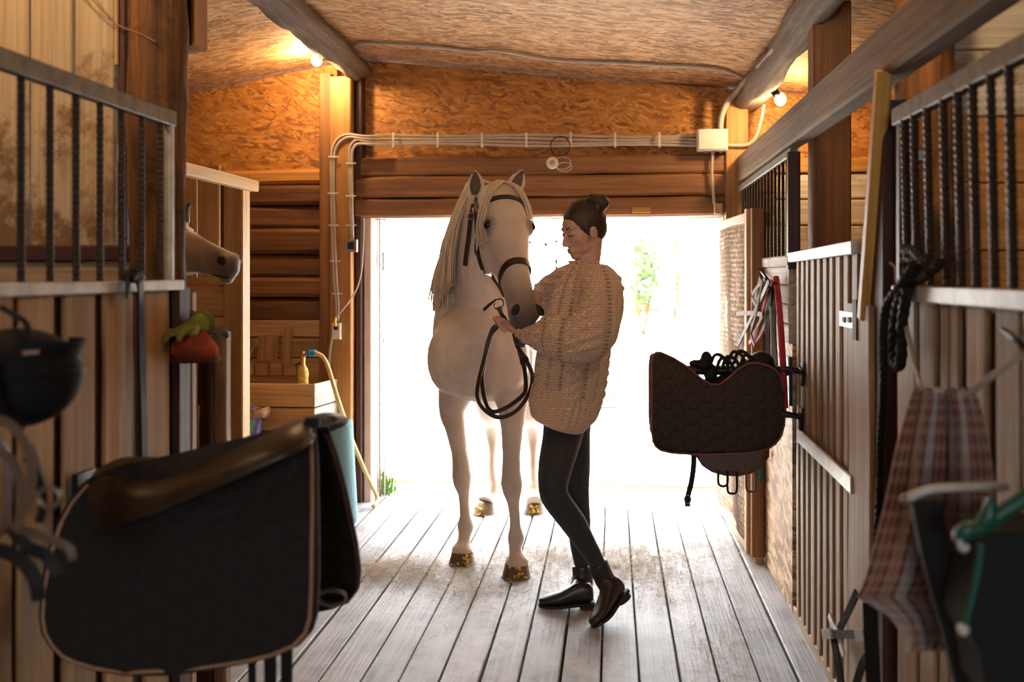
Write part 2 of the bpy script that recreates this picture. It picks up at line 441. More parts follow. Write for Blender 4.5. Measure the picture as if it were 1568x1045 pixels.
# posts and jambs of the doorway
board('door_post', (-1.745, 5.995, .0), (-1.745, 5.995, 2.63), .07, .09, M_lintel, wb, up=(0, 1, 0), segs=4, wob=.002)
board('door_post', (-1.635, 5.965, .0), (-1.635, 5.965, 2.60), .135, .12, M_amber, wb, up=(0, 1, 0), segs=4, wob=.002)
board('door_post', (-1.54, 6.02, .0), (-1.54, 6.02, 2.60), .04, .10, M_dark, wb, up=(0, 1, 0))
board('door_post', (.735, 6.0, .0), (.735, 6.0, 2.46), .13, .10, M_amber, wb, up=(0, 1, 0))
M_pink = plain('pink_white_paint', (.62, .46, .40), .6, var=.1, scale=6)
board('door_jamb', (-1.49, 6.1, 0), (-1.49, 6.1, DZ), .05, .20, M_pink, wb, up=(0, 1, 0))
board('door_jamb', (.675, 6.12, 0), (.675, 6.12, DZ), .03, .16, M_pink, wb, up=(0, 1, 0))
for dx in (-1.452, -1.425):
    board('door_track', (dx, 6.17, 0), (dx, 6.17, DZ), .008, .03, M_steel, wb, up=(0, 1, 0), cham=.002)
board('door_latch', (-1.425, 6.14, 1.42), (-1.425, 6.14, 1.54), .012, .02, M_steel, wb, up=(0, 1, 0), cham=.002)
# blocks on the lintel
board('wood_block', P(1100, 312, Y=5.95), P(1100, 328, Y=5.95), .05, .04, M_pine, wb, up=(0, 1, 0))
board('wood_block', P(968, 322, Y=5.965), P(996, 322, Y=5.965), .01, .035, M_amber, wb)

# ---------------------------------------------------------------- outer side walls and the rear wall with an opening added for fill light
wl = MB().box((-4.25, 1.0, 1.2), (.08, 10.3, 2.6)).build('wall_left', M_logw); tag(wl, kind='structure')
wr = MB().box((3.65, 1.0, 1.15), (.08, 10.3, 2.5)).build('wall_right', M_amber); tag(wr, kind='structure')
wf = MB()
wf.box((-2.65, -4.05, 1.3), (3.3, .08, 2.8)).box((2.15, -4.05, 1.3), (3.1, .08, 2.8)).box((-.2, -4.05, .55), (1.6, .08, 1.2)).box((-.2, -4.05, 2.55), (1.6, .08, .6))
wf = wf.build('wall_front', M_logw); tag(wf, kind='structure')

# ---------------------------------------------------------------- yard outside
t = NT('sunlit_yard')
n = t.n('TexNoise', {'Vector': t.coords(), 'Scale': 1.2, 'Detail': 8, 'Roughness': .7}).outputs[0]
n2 = t.n('TexNoise', {'Vector': t.coords(), 'Scale': .35, 'Detail': 4}).outputs[0]
col = t.ramp(n, [(.3, (.50, .47, .42)), (.6, (.68, .65, .60)), (.8, (.74, .72, .68))])
col = t.mix(t.n('MapRange', {0: n2, 1: .56, 2: .7, 3: 0, 4: .5}).outputs[0], col, (.46, .48, .34))
t.bump(n, .4, .02)
M_yard = t.done(col, .9)
yard = MB().box((0, 40, -.16), (120, 68, .2)).build('ground', M_yard); tag(yard, kind='structure')
M_conc = plain('pale_concrete', (.66, .63, .58), .85, var=.1, scale=6, bump=.2)
for a, b in ((6.21, 6.63), (6.66, 7.45), (7.47, 8.4)):
    MB().box((-.45, (a + b) / 2, -.045), (2.6, b - a, .07)).build('paving_slab', M_conc, yard)
board('threshold_strip', (-1.7, 6.645, -.02), (.9, 6.645, -.02), .035, .05, M_gate, yard)

# ================================================================ left stall front (nearest, left)
LX, RX = -1.22, .75
def bars(parent, X, ys, z0, z1, r=.0075, mat=M_rebar, ribs=True, lean=0):
    """reinforcing bars: ribbed steel rods, one object each, sharing a mesh"""
    h = z1 - z0; m = MB(); n = 7
    prof = []
    step = .016; k = int(h / step)
    if ribs:
        for i in range(k + 1):
            z = h * i / k
            prof += [(z, r), (min(h, z + step * .35), r * 1.22)] if i < k else [(z, r)]
    else: prof = [(0, r), (h, r)]
    m.lathe((0, 0, 0), (0, 0, 1), prof, n)
    me = m.mesh('bar'); me.materials.append(mat)
    for p in me.polygons: p.use_smooth = not ribs
    for y in ys:
        o = bpy.data.objects.new('bar', me)
        place(o, parent, Matrix.Translation(V((X, y, z0))) @ Matrix.Rotation(lean, 4, 'Y'))
g = thing('stall_front', (LX, 2.0, 0), 'nearest left stall front, wide orange-brown boards under rusty upright bars and a grey rail', 'stall front')
board('top_rail', (LX, .9, 1.832), (LX, 2.665, 1.832), .03, .042, M_steel, g, cham=.003)
board('middle_rail', (LX + .005, .9, 1.369), (LX + .005, 2.69, 1.369), .045, .028, M_whitemet, g, cham=.003, wob=.001, segs=8)
board('end_upright', (LX, 2.655, 1.38), (LX, 2.655, 1.815), .022, .022, M_whitemet, g, up=(0, 1, 0), cham=.003)
bars(g, LX, [1.957 + .107 * i for i in range(-9, 7)], 1.38, 1.815)
for a, b in ((.95, 1.09), (1.13, 1.27), (1.31, 1.45), (1.49, 1.62), (1.66, 1.78), (1.80, 1.92), (1.94, 2.07), (2.11, 2.245), (2.29, 2.43), (2.50, 2.64)):
    board('gate_board', (LX, (a + b) / 2, .06), (LX, (a + b) / 2, 1.355), .014, b - a, M_gate, g, up=(0, 1, 0), cham=.004, wob=.0015, segs=3)
MB().box((LX - .018, 1.82, .70), (.02, 1.78, 1.30)).build('backing_sheet', M_dark, g)
board('end_post', (LX - .01, 2.70, 0), (LX - .01, 2.70, 1.36), .07, .08, M_dark, g, up=(0, 1, 0))

# partition behind the bars
pw = setting('wall_partition', (-2.8, 2.85, 0))
Yp = 2.86
pe = [(-70, -12), (-8, 47), (50, 113), (118, 178)]
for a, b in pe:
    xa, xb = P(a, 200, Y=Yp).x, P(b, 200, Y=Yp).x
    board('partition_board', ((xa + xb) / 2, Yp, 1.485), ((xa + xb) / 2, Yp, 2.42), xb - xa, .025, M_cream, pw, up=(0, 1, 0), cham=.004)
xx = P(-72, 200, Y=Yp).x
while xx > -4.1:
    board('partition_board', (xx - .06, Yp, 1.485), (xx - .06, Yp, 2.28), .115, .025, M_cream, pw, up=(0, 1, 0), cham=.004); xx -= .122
board('partition_edge', P(181, 100, Y=Yp - .01) * 1, P(181, 100, Y=Yp - .01) + V((0, 0, .4)), .012, .03, M_pine, pw, up=(0, 1, 0))
board('partition_board', (P(190, 0, Y=Yp).x, Yp, 1.485), (P(190, 0, Y=Yp).x, Yp, 2.42), .028, .03, M_dark, pw, up=(0, 1, 0))
board('partition_rail', (-4.1, Yp - .005, 1.462), (-1.365, Yp - .005, 1.462), .05, .05, M_dark, pw)
for i in range(9):
    board('partition_board', (-4.1, Yp, 1.36 - i * .155), (-1.365, Yp, 1.36 - i * .155), .03, .15, M_gate if i else M_strip, pw, cham=.006)
# rough log post at the stall corner
lp = tag(log('log_post', (P(236, 300, Y=2.80).x, 2.82, 0), (P(238, 300, Y=2.80).x, 2.82, 2.62), .082, M_log, rough=.24, seed=5, segs=70, n=26, flat=.97), 'rough hewn brown log post at the corner of the nearest left stall', 'post')
hb = thing('bracket_box', P(294, 36, Y=2.97), 'dark open box bracket high on the left log post by the ceiling', 'bracket')
q0 = P(282, 0, Y=2.97); q1 = P(305, 72, Y=2.97)
for nm, a, b, w, h in (('side_board', (q0.x + .004, 2.97, q1.z), (q0.x + .004, 2.97, q0.z + .25), .008, .10), ('side_board', (q1.x, 2.97, q1.z), (q1.x, 2.97, q0.z + .25), .012, .10)):
    board(nm, a, b, w, h, M_amber, hb, up=(0, 1, 0), cham=.002)
board('back_board', ((q0.x + q1.x) / 2, 3.01, q1.z), ((q0.x + q1.x) / 2, 3.01, q0.z + .25), abs(q1.x - q0.x), .01, M_dark, hb, up=(0, 1, 0))
board('bottom_board', (q0.x, 2.97, q1.z), (q1.x, 2.97, q1.z), .10, .012, M_amber, hb)

# low end partition with the hat on it
st = thing('low_partition', (P(325, 600, Y=3.2).x, 3.2, 0), 'low end partition of mixed posts carrying the red cap and gloves', 'partition')
board('pale_post', P(287, 448, Y=2.98) * 1, V((P(287, 448, Y=2.98).x, 2.98, 0)), .045, .04, M_strip, st, up=(0, 1, 0))
board('pale_post', P(340, 508, Y=3.25) * 1, V((P(340, 508, Y=3.25).x, 3.25, 0)), .045, .05, M_strip, st, up=(0, 1, 0), wob=.002, segs=5)
board('dark_post', P(316, 515, Y=3.24) * 1, V((P(316, 515, Y=3.24).x, 3.24, 0)), .055, .06, M_dark, st, up=(0, 1, 0))
board('dark_post', P(268, 515, Y=3.1) * 1, V((P(268, 515, Y=3.1).x, 3.1, 0)), .07, .06, M_dark, st, up=(0, 1, 0))
board('spacer_block', P(291, 622, Y=3.18), P(291, 712, Y=3.18), .05, .05, M_strip, st, up=(0, 1, 0), segs=3, wob=.003)
board('spacer_block', P(297, 555, Y=3.2), P(297, 622, Y=3.2), .02, .04, M_strip, st, up=(0, 1, 0))
MB().tube([(LX + .01, 2.70, P(275, 528, Y=2.7).z), P(296, 526, Y=2.7)], .010, 8).build('peg', M_strip, st)

# second stall on the left: end partition of fresh pine and the long pine rail
s2 = thing('pine_stall', (-2.2, 4.85, 0), 'fresh pine stall end with open top where a second horse looks out', 'stall front')
Ye = 4.86
for a, b, z0, z1 in ((240, 302, 1.37, 1.87), (304, 337, 1.37, 1.87)):
    xa, xb = P(a, 350, Y=Ye).x, P(b, 350, Y=Ye).x
    board('pine_board', ((xa + xb) / 2, Ye, z0), ((xa + xb) / 2, Ye, z1 + (.08 if a < 300 else .08)), xb - xa, .02, M_pine, s2, up=(0, 1, 0))
xa, xb = P(344, 350, Y=Ye - .02).x, P(378, 350, Y=Ye - .02).x
board('jamb_board', ((xa + xb) / 2, Ye - .02, .05), ((xa + xb) / 2, Ye - .02, 1.86), xb - xa, .03, M_pine, s2, up=(0, 1, 0))
board('jamb_edge', (xb + .006, Ye - .06, .05), (xb + .006, Ye - .06, 1.86), .014, .10, M_pine, s2, up=(0, 1, 0))
board('long_rail', (-1.79, 3.0, 1.842), (-1.79, Ye, 1.842), .05, .055, M_pine, s2)
board('sill_rail', (-2.6, Ye - .02, 1.365), (xa, Ye - .02, 1.365), .05, .035, M_pine, s2)
for i in range(8):
    board('pine_board', (-2.6, Ye, 1.262 - i * .155), (xa, Ye, 1.262 - i * .155), .025, .15, M_pine, s2, cham=.006)
board('dark_backing', (P(341, 350, Y=Ye + .03).x, Ye + .03, .05), (P(341, 350, Y=Ye + .03).x, Ye + .03, 1.86), .03, .02, M_dark, s2, up=(0, 1, 0))
for i in range(8):
    board('front_board', (-1.80, 3.0, 1.05 - i * .14), (-1.80, 3.98, 1.05 - i * .14), .025, .132, M_gate, s2)

# ================================================================ right side
g = thing('stall_front', (RX, 2.2, 0), 'nearest right stall front with rusty bars and a white metal rail over narrow boards', 'stall front')
board('top_rail', (RX, .9, 1.812), (RX, 2.70, 1.812), .035, .044, M_steel, g, cham=.003)
board('middle_rail', (RX - .008, .9, 1.353), (RX - .008, 2.65, 1.353), .045, .038, M_whitemet, g, cham=.003, wob=.001, segs=8)
board('steel_upright', (RX + .02, 2.69, 1.30), (RX + .02, 2.69, 1.80), .05, .03, M_steel, g, up=(0, 1, 0), cham=.003)
board('bracket', (RX + .03, 2.56, 1.70), (RX + .03, 2.70, 1.70), .02, .035, M_steel, g)
bars(g, RX, [2.62, 2.54, 2.435, 2.32, 2.226, 2.137, 2.04, 1.949, 1.85, 1.75, 1.65, 1.55, 1.45, 1.35, 1.25], 1.372, 1.80, r=.0085, lean=-.02)
for a, b in ((1376, 1402), (1410, 1433), (1441, 1453), (1456, 1469), (1481, 1510), (1527, 1563)):
    ya, yb = P(a, 500, X=RX).y, P(b, 500, X=RX).y
    board('gate_board', (RX + .004, (ya + yb) / 2, .05), (RX + .004, (ya + yb) / 2, 1.335), .014, abs(ya - yb), M_strip, g, up=(0, 1, 0), cham=.004, wob=.001, segs=3)
yy = 1.86
while yy > .9:
    board('gate_board', (RX + .004, yy, .05), (RX + .004, yy, 1.335), .014, .085, M_strip, g, up=(0, 1, 0), cham=.004); yy -= .125
MB().box((RX + .022, 1.80, .69), (.02, 1.80, 1.26)).build('backing_sheet', M_dark, g)

# jamb posts between the stall door and the nearest front
M_ytim = wood('yellow_timber', (.72, .40, .085), (.52, .25, .04), rough=.55, knots=.7, vary=0, scale=.7, bump=.2)
jp = thing('jamb_post', (RX + .03, 3.0, 0), 'tall dark jamb post faced with a pale board beside the striped stall door', 'post')
ya, yb = P(1342, 700, X=RX).y, P(1308, 700, X=RX).y
board('pale_face', (RX + .005, (ya + yb) / 2, .0), (RX + .005, (ya + yb) / 2, 1.31), .05, yb - ya, M_strip, jp, up=(0, 1, 0), wob=.002, segs=6)
yc = P(1356, 300, X=RX + .02).y
board('dark_core', (RX + .03, yc, .0), (RX + .03, yc, 1.88), .07, .14, M_dark, jp, up=(0, 1, 0))
a0 = P(1350, 150, X=RX - .01); a1 = P(1325, 488, X=RX - .01)
pst = board('amber_timber', a1, P(1353, 108, X=RX - .01), .04, .045, M_ytim, jp, up=(0, 1, 0))
# rough log behind it
rp = tag(log('log_post', (.955, 3.16, 0), (.955, 3.16, 2.54), .088, M_log, rough=.32, seed=12, segs=70, n=26), 'rough barky log post behind the bars of the nearest right stall', 'post')
# inside partition of that stall
pr = setting('wall_partition_right', (2.2, 3.32, 0))
zz = .06; i = 0
while zz < 2.2:
    h = .215 if zz > 1.1 else .2
    board('partition_board', (1.08, 3.34, zz + h / 2), (3.6, 3.34, zz + h / 2), .03, h - .006, M_amber if i < 9 else M_white, pr, cham=.004); zz += h; i += 1

# striped stall door
YD0, YD1 = 3.10, 4.17
d = setting('door_2', (RX, YD1, 0))
board('top_rail', (RX - .012, YD0, 1.482), (RX - .012, YD1, 1.468), .035, .04, M_whitemet, d, cham=.004)
yy = YD0 + .01; i = 0
wdt = [.085, .075, .08, .065, .075, .07, .08, .06, .07, .06]
while yy < YD1 - .03 and i < len(wdt):
    w = wdt[i]
    board('door_strip', (RX, yy + w / 2, .03), (RX, yy + w / 2, 1.465), .013, w * .80, M_strip, d, up=(0, 1, 0), cham=.004, wob=.001, segs=3)
    yy += w + .032; i += 1
MB().box((RX + .017, (YD0 + YD1) / 2, .75), (.018, YD1 - YD0, 1.42)).build('backing_sheet', M_dark, d)
board('door_brace', P(1222, 666, X=RX - .02), P(1305, 744, X=RX - .02), .012, .055, M_whitemet, d, up=(0, 0, 1), cham=.003)
M_slot = plain('slot_black', (.01, .01, .01), .7)
pl = board('hinge_plate', P(1297, 478, X=RX - .02), P(1297, 501, X=RX - .02), .008, .17, M_whitemet, d, up=(0, 1, 0), cham=.002)
for px in (1292, 1300):
    c = P(px, 490, X=RX - .026); MB().box(c, (.004, .030, .018)).build('slot', M_slot, pl)
board('latch_plate', P(1311, 459, X=RX - .02), P(1311, 521, X=RX - .02), .012, .05, M_slot, d, up=(0, 1, 0), cham=.002)
for (cx, cy) in ((1222, 565), (1220, 634)):
    c = P(cx, cy, X=RX - .03); m = MB()
    m.lathe(c + V((-.06, .0, 0)), (1, 0, -.15), [(0, .010), (.02, .013), (.05, .011), (.075, .012)], 12)
    m.tube(spline([c + V((.01, 0, .0)), c + V((.012, -.03, -.01)), c + V((.012, -.045, -.035)), c + V((.012, -.03, -.06))], 5), .008, 8)
    m.box(c + V((.018, -.005, 0)), (.01, .05, .05))
    m.build('door_handle', M_blackm, d, smooth='auto')

# far right stall front: bars above, whitewashed boards, strand board below
g = thing('stall_front', (RX, 5.1, 0), 'far right stall front, fine upright bars over whitewashed boards and strand board', 'stall front')
board('top_rail', (RX, 4.20, 1.908), (RX, 5.93, 1.898), .03, .035, M_steel, g, cham=.003)
board('bottom_rail', (RX - .008, 4.2, 1.455), (RX - .008, 5.93, 1.455), .04, .045, M_white, g)
bars(g, RX, [4.26 + .104 * i for i in range(16)], 1.47, 1.895, r=.0065)
board('end_upright', (RX, 4.215, 1.42), (RX, 4.215, 1.905), .05, .05, M_dark, g, up=(0, 1, 0))
for i in range(4):
    z = 1.432 - i * .062 - .031
    board('white_board', (RX, 4.24, 1.395 - i * .082), (RX, 5.93, 1.395 - i * .082), .03, .078, M_white, g, cham=.006, wob=.001, segs=4)
MB().box((RX + .005, 5.07, .555), (.024, 1.74, 1.11)).build('strand_board', M_osbr, g)
board('corner_post', (RX - .04, 4.93, 0), (RX - .04, 4.93, .72), .035, .045, M_gate, g, up=(0, 1, 0))

# tall post and the grey beam over the right fronts
tp = tag(board('square_post', (.885, 4.17, 0), (.885, 4.17, 2.50), .15, .12, M_lintel, None, up=(0, 1, 0), cham=.008), 'tall square brown post rising behind the diagonal grey beam on the right', 'post')
bm_ = tag(board('tie_beam', (.785, .7, 2.02), (.775, 6.0, 2.02), .075, .15, M_beam, None, cham=.008, wob=.002, segs=10), 'long weathered grey timber beam running above the right stall fronts', 'beam')

# the yard door: a plank frame covered with wire mesh over strand board, folded in against the right wall
dr = setting('door_1', (.66, 5.5, 0))
pa, pb = V((.635, 6.02, 0)), V((.685, 4.95, 0))
dv = (pb - pa).normalized(); nv = V((-dv.y, dv.x, 0)); 
if nv.x > 0: nv = -nv
L = (pb - pa).length
def dl(s, z, off=0): return pa + dv * s + nv * off + V((0, 0, z))
R = Matrix.Rotation(math.atan2(dv.y, dv.x), 3, 'Z')
MB().box(dl(L / 2, .87, -.012), (L - .03, .018, 1.64), R).build('strand_board', M_osbr, dr)
board('top_board', dl(.0, 1.685), dl(L - .075, 1.685), .03, .05, M_strip, dr, up=(0, 0, 1))
board('stile', dl(L - .035, .03, .005), dl(L - .035, 1.72, .005), .06, .045, M_gate, dr, up=tuple(nv))
board('stile', dl(L + .02, .03, -.02), dl(L + .02, 1.72, -.02), .05, .06, M_lintel, dr, up=tuple(nv))
board('bottom_board', dl(.0, .05), dl(L - .075, .05), .03, .07, M_strip, dr)
# the wire netting
m = MB(); cs = .026; rows = int(1.60 / cs); cols = int((L - .08) / cs)
def wpt(i, j):
    s = .01 + j * cs; z = .07 + i * cs
    bulge = .010 + .012 * math.sin(s * 9 + z * 2) + .006 * mnoise.noise(V((s * 6, z * 6, 1)))
    return dl(s + (cs / 2 if i % 2 else 0), z, bulge)
for i in range(rows):
    for j in range(cols):
        a = wpt(i, j)
        for b in ((wpt(i + 1, j), wpt(i + 1, j - 1)) if i % 2 == 0 else (wpt(i + 1, j + 1), wpt(i + 1, j))):
            u = (b - a).orthogonal().normalized() * .0016; w = (b - a).cross(u).normalized() * .0016
            m.add([a + u, a - u * .5 + w, a - u * .5 - w, b + u, b - u * .5 + w, b - u * .5 - w], [(0, 1, 4, 3), (1, 2, 5, 4), (2, 0, 3, 5)])
M_wire = plain('dusty_wire', (.30, .24, .19), .5, .5, var=.3)
tag(m.build('wire_netting', M_wire, dr), kind='stuff')

# ================================================================ horses
def attr_mask(me, name, fn):
    co = np.empty(len(me.vertices) * 3, 'f'); me.vertices.foreach_get('co', co); co = co.reshape(-1, 3)
    a = me.attributes.new(name, 'FLOAT', 'POINT'); a.data.foreach_set('value', fn(co).astype('f'))
def ball(co, c, r, soft=.5):
    d = np.linalg.norm(co - np.array(c, 'f'), axis=1) / r
    return np.clip((1 - d) / soft, 0, 1)
def coat(name, light, shade, skin):
    t = NT(name)
    m = t.n('Attribute', attribute_name='skin').outputs['Fac']
    n = t.n('TexNoise', {'Vector': t.coords(), 'Scale': 7, 'Detail': 6, 'Roughness': .6}).outputs[0]
    f = t.n('TexNoise', {'Vector': t.coords(scale=(90, 90, 30)), 'Scale': 2, 'Detail': 3}).outputs[0]
    fl = t.n('TexVoronoi', {'Vector': t.coords(), 'Scale': 34}).outputs['Distance']
    col = t.mix(t.n('MapRange', {0: n, 1: .35, 2: .7}).outputs[0], light, shade)
    col = t.mix(t.n('MapRange', {0: fl, 1: .05, 2: .09, 3: .35, 4: 0}).outputs[0], col, tuple(c * .4 for c in shade))
    col = t.mix(m, col, skin)
    t.bump(f, .15, .004)
    return t.done(col, .62, **{'Sheen Weight': .25, 'Sheen Roughness': .5})
M_coat = coat('grey_coat', (.72, .585, .475), (.58, .45, .355), (.065, .048, .042))
M_coat2 = coat('pale_coat', (.50, .38, .28), (.40, .28, .19), (.09, .06, .045))
M_hoof = plain('hoof_horn', (.13, .075, .035), .6, var=.5, scale=22, bump=.4)
M_straw = plain('yellow_straw', (.70, .42, .07), .8, var=.3, scale=40)
M_eye = plain('dark_eye', (.008, .006, .005), .08, var=.1)
M_mane = None
def hairmat(name, light, dark, axis=2, rough=.5):
    t = NT(name); s = [140, 140, 140]; s[axis] = 5
    n = t.n('TexNoise', {'Vector': t.coords(scale=tuple(s)), 'Scale': 1.0, 'Detail': 3, 'Roughness': .6}).outputs[0]
    col = t.ramp(n, [(.3, dark), (.55, tuple((a + b) / 2 for a, b in zip(light, dark))), (.75, light)])
    t.bump(n, .5, .003)
    return t.done(col, rough)
M_mane = hairmat('cream_mane', (.86, .72, .54), (.60, .44, .28))

def sp(v, e): return math.copysign(abs(v) ** (2 / e), v)
class Head:
    T = [-.06, .0, .06, .15, .27, .38, .48, .58, .70, .82, .90, .96, 1.0]
    DD = [.035, .066, .084, .094, .097, .092, .084, .076, .069, .064, .060, .050, .030]
    VV = [.06, .10, .125, .145, .165, .165, .135, .100, .082, .076, .078, .066, .040]
    HW = [.045, .075, .088, .094, .098, .088, .073, .060, .053, .052, .056, .050, .032]
    def __init__(s, A, B, dorsal, k=1.0):
        s.A, s.B = V(A), V(B); s.ax = (s.B - s.A).normalized(); s.L = (s.B - s.A).length; s.k = k
        d = V(dorsal); s.d = (d - s.ax * d.dot(s.ax)).normalized(); s.l = s.ax.cross(s.d).normalized()   # lateral
    def pt(s, t, lat=0, dor=0): return s.A + s.ax * (t * s.L) + s.l * lat * s.k + s.d * dor * s.k
    def dims(s, t): return interp(s.T, s.DD, t) * s.k, interp(s.T, s.VV, t) * s.k, interp(s.T, s.HW, t) * s.k
    def surf(s, t, ang, off=0, e=2.5):
        """ang 0 = front of the face, +90 deg = +lateral side"""
        dd, vv, hw = s.dims(t); c, q = math.cos(ang), math.sin(ang)
        n = s.l * q + s.d * c
        wx = hw * (1 if c > 0 else (1 - .25 * abs(c)))
        return s.A + s.ax * (t * s.L) + s.l * sp(q, e) * (wx + off) + s.d * sp(c, e) * ((dd if c > 0 else vv) + off), n
    def rings(s, mb, n=22):
        rr = []
        tt = list(np.linspace(-.06, 1.0, 30))
        for t in tt: rr.append([s.surf(t, 2 * PI * j / n)[0] for j in range(n)])
        mb.rings(rr)
        for sg in (-1, 1):
            R = Matrix((s.l, s.d, s.ax)).transposed()
            mb.ell(s.pt(.31, sg * .078, .050), (.028 * s.k, .032 * s.k, .044 * s.k), R); mb.tube([s.pt(.285, sg * .062, .082), s.pt(.282, sg * .090, .062), s.pt(.295, sg * .098, .035)], [.010, .012, .008], 8)          # orbits
            mb.ell(s.pt(.36, sg * .062, -.075), (.034 * s.k, .085 * s.k, .11 * s.k), R)           # cheeks
            mb.ell(s.pt(.915, sg * .040, .022), (.024 * s.k, .034 * s.k, .034 * s.k), R)           # nostril wings
            mb.tube([s.pt(.42, sg * .07, .02), s.pt(.55, sg * .058, .01), s.pt(.62, sg * .05, .0)], [.012, .010, .006], 8)
        R = Matrix((s.l, s.d, s.ax)).transposed()
        mb.ell(s.pt(.93, 0, -.062), (.036 * s.k, .028 * s.k, .035 * s.k), R)                       # chin
        mb.ell(s.pt(.97, 0, -.012), (.040 * s.k, .045 * s.k, .03 * s.k), R)                        # lips
def ear(mb, base, tip, side, face, w=.037, inner=None):
    """leaf shaped ear; face = direction its opening looks"""
    base, tip = V(base), V(tip); ax = (tip - base); L = ax.length; ax.normalize()
    f = (V(face) - ax * V(face).dot(ax)).normalized(); u = ax.cross(f)
    prof = [(-.15, .55), (0, .72), (.2, .95), (.42, 1.0), (.62, .82), (.8, .5), (.93, .22), (1.0, .08)]
    rings = []; inn = []
    for t, k in prof:
        c = base + ax * (t * L) - f * (.012 * math.sin(max(0, min(1, t)) * PI))
        ring = []
        for j in range(14):
            a = 2 * PI * j / 14; x = math.cos(a) * w * k; y = math.sin(a) * w * k * .55
            if y > 0: y *= .25; 
            y += -.25 * w * k * (1 - (math.cos(a)) ** 2) if math.sin(a) > 0 else 0
            ring.append(c + u * x + f * y)
        rings.append(ring)
    mb.rings(rings)
    m = MB(); rr = []
    for t, k in [(.10, .22), (.24, .46), (.42, .54), (.62, .42), (.78, .24), (.88, .08)]:
        c = base + ax * (t * L) - f * (.012 * math.sin(t * PI)) - f * (.15 * w * k) + f * .004
        rr.append([c + u * math.cos(2 * PI * j / 12) * w * k + f * math.sin(2 * PI * j / 12) * .005 for j in range(12)])
    m.rings(rr)
    return m
def leg(mb, pts):
    ps = [V(p) for p, r in pts]; rs = [r for p, r in pts]
    pp = spline(ps, 6); k = len(ps) - 1; rr = []
    for i in range(len(pp)):
        t = i / 6; rr.append(interp(range(k + 1), rs, t))
    mb.tube(pp, rr, 14)
def hoof(c, r0, r1, z1, fwd, parent):
    """wall of the hoof: round, wider at the ground, sloping forward"""
    m = MB(); c = V(c); f = V(fwd).normalized(); rings = []
    for t in (0, .06, .35, .7, .93, 1.0):
        z = z1 * t; r = lerp(r1, r0, t ** .8) * (1 if t < .95 else .9); o = c + V((0, 0, z)) - f * (.034 * t - .014)
        rings.append([V((o.x + math.cos(2 * PI * j / 18) * r, o.y + math.sin(2 * PI * j / 18) * r * 1.05, z)) for j in range(18)])
    m.rings(rings)
    h = m.build('hoof', M_hoof, parent, smooth='auto')
    m = MB()
    ca = random.uniform(-.2, .5)
    for i in range(12):
        a = math.atan2(f.y, f.x) + random.gauss(ca, .28); rr = r1 * random.uniform(.92, 1.08); z = random.uniform(.01, z1 * .8)
        p = V((c.x + math.cos(a) * rr, c.y + math.sin(a) * rr, z))
        q = p + V((random.uniform(-.02, .02), random.uniform(-.01, .01), random.uniform(-.012, .012)))
        m.tube([p, (p + q) / 2 + f * .004, q], [.004, .007, .003], 6)
    s = m.build('straw_bits', M_straw, h); s['kind'] = 'stuff'
    return h

hz = thing('horse', (-.58, 5.3, 0), 'white-grey horse in a dark bridle standing in the aisle facing the camera', 'horse')
mb = MB()
def xring(y, xc, zc, hw, hu, hd, n=24, e=2.2):
    return [V((xc + sp(math.cos(2 * PI * j / n), e) * hw, y, zc + (sp(math.sin(2 * PI * j / n), e) * (hu if math.sin(2 * PI * j / n) > 0 else hd)))) for j in range(n)]
tor = [(4.50, -.625, 1.00, .06, .07, .07), (4.53, -.625, 1.00, .13, .13, .12), (4.58, -.625, 1.00, .19, .19, .17), (4.66, -.625, 1.01, .225, .25, .215), (4.78, -.622, 1.03, .240, .30, .25),
       (4.95, -.615, 1.06, .235, .33, .29), (5.2, -.60, 1.07, .25, .33, .31), (5.5, -.59, 1.07, .275, .31, .31), (5.75, -.585, 1.08, .275, .31, .28), (5.95, -.58, 1.09, .255, .29, .24), (6.10, -.58, 1.09, .20, .24, .2), (6.19, -.58, 1.08, .10, .13, .12)]
mb.rings([xring(*r) for r in tor])
# breast muscles and shoulder points
for sx, px in ((-1, 690), (1, 782)):
    mb.ell((-.625 + sx * .13, 4.66, 1.0), (.115, .13, .17))
    mb.ell((-.62 + sx * .155, 4.84, 1.10), (.10, .16, .24))
# neck
neck = [((-.615, 5.02, 1.12), .18, .27), ((-.620, 4.88, 1.28), .155, .235), ((-.625, 4.78, 1.42), .130, .195), ((-.622, 4.71, 1.55), .110, .165), ((-.598, 4.64, 1.66), .095, .140), ((-.575, 4.58, 1.74), .085, .11)]
rr = []
for i, (c, hw, hd) in enumerate(neck):
    c = V(c); a = V(neck[max(i - 1, 0)][0]); b = V(neck[min(i + 1, len(neck) - 1)][0]); ax = (b - a).normalized()
    u = V((1, 0, 0)); u = (u - ax * u.dot(ax)).normalized(); d = ax.cross(u)
    rr.append([c + u * math.cos(2 * PI * j / 20) * hw + d * math.sin(2 * PI * j / 20) * hd for j in range(20)])
mb.rings(rr)
HD = Head(P(760, 298, Y=4.53), P(805, 501, Y=4.18), (math.sin(math.radians(28)), -math.cos(math.radians(28)), 0), k=1.1)
if HD.l.x > 0: HD.l = -HD.l            # +lateral = the horse's right, towards the left of the photo
HD.rings(mb)
# throat latch
mb.ell(HD.pt(.16, 0, -.12), (.085, .10, .10))
ein = []
ein.append(ear(mb, P(726, 303, Y=4.55), P(728, 257, Y=4.54), 1, (-.12, -1, 0.1), w=.049))
ein.append(ear(mb, P(786, 299, Y=4.57), P(803, 256, Y=4.57), -1, (.55, -.83, 0.0), w=.049))
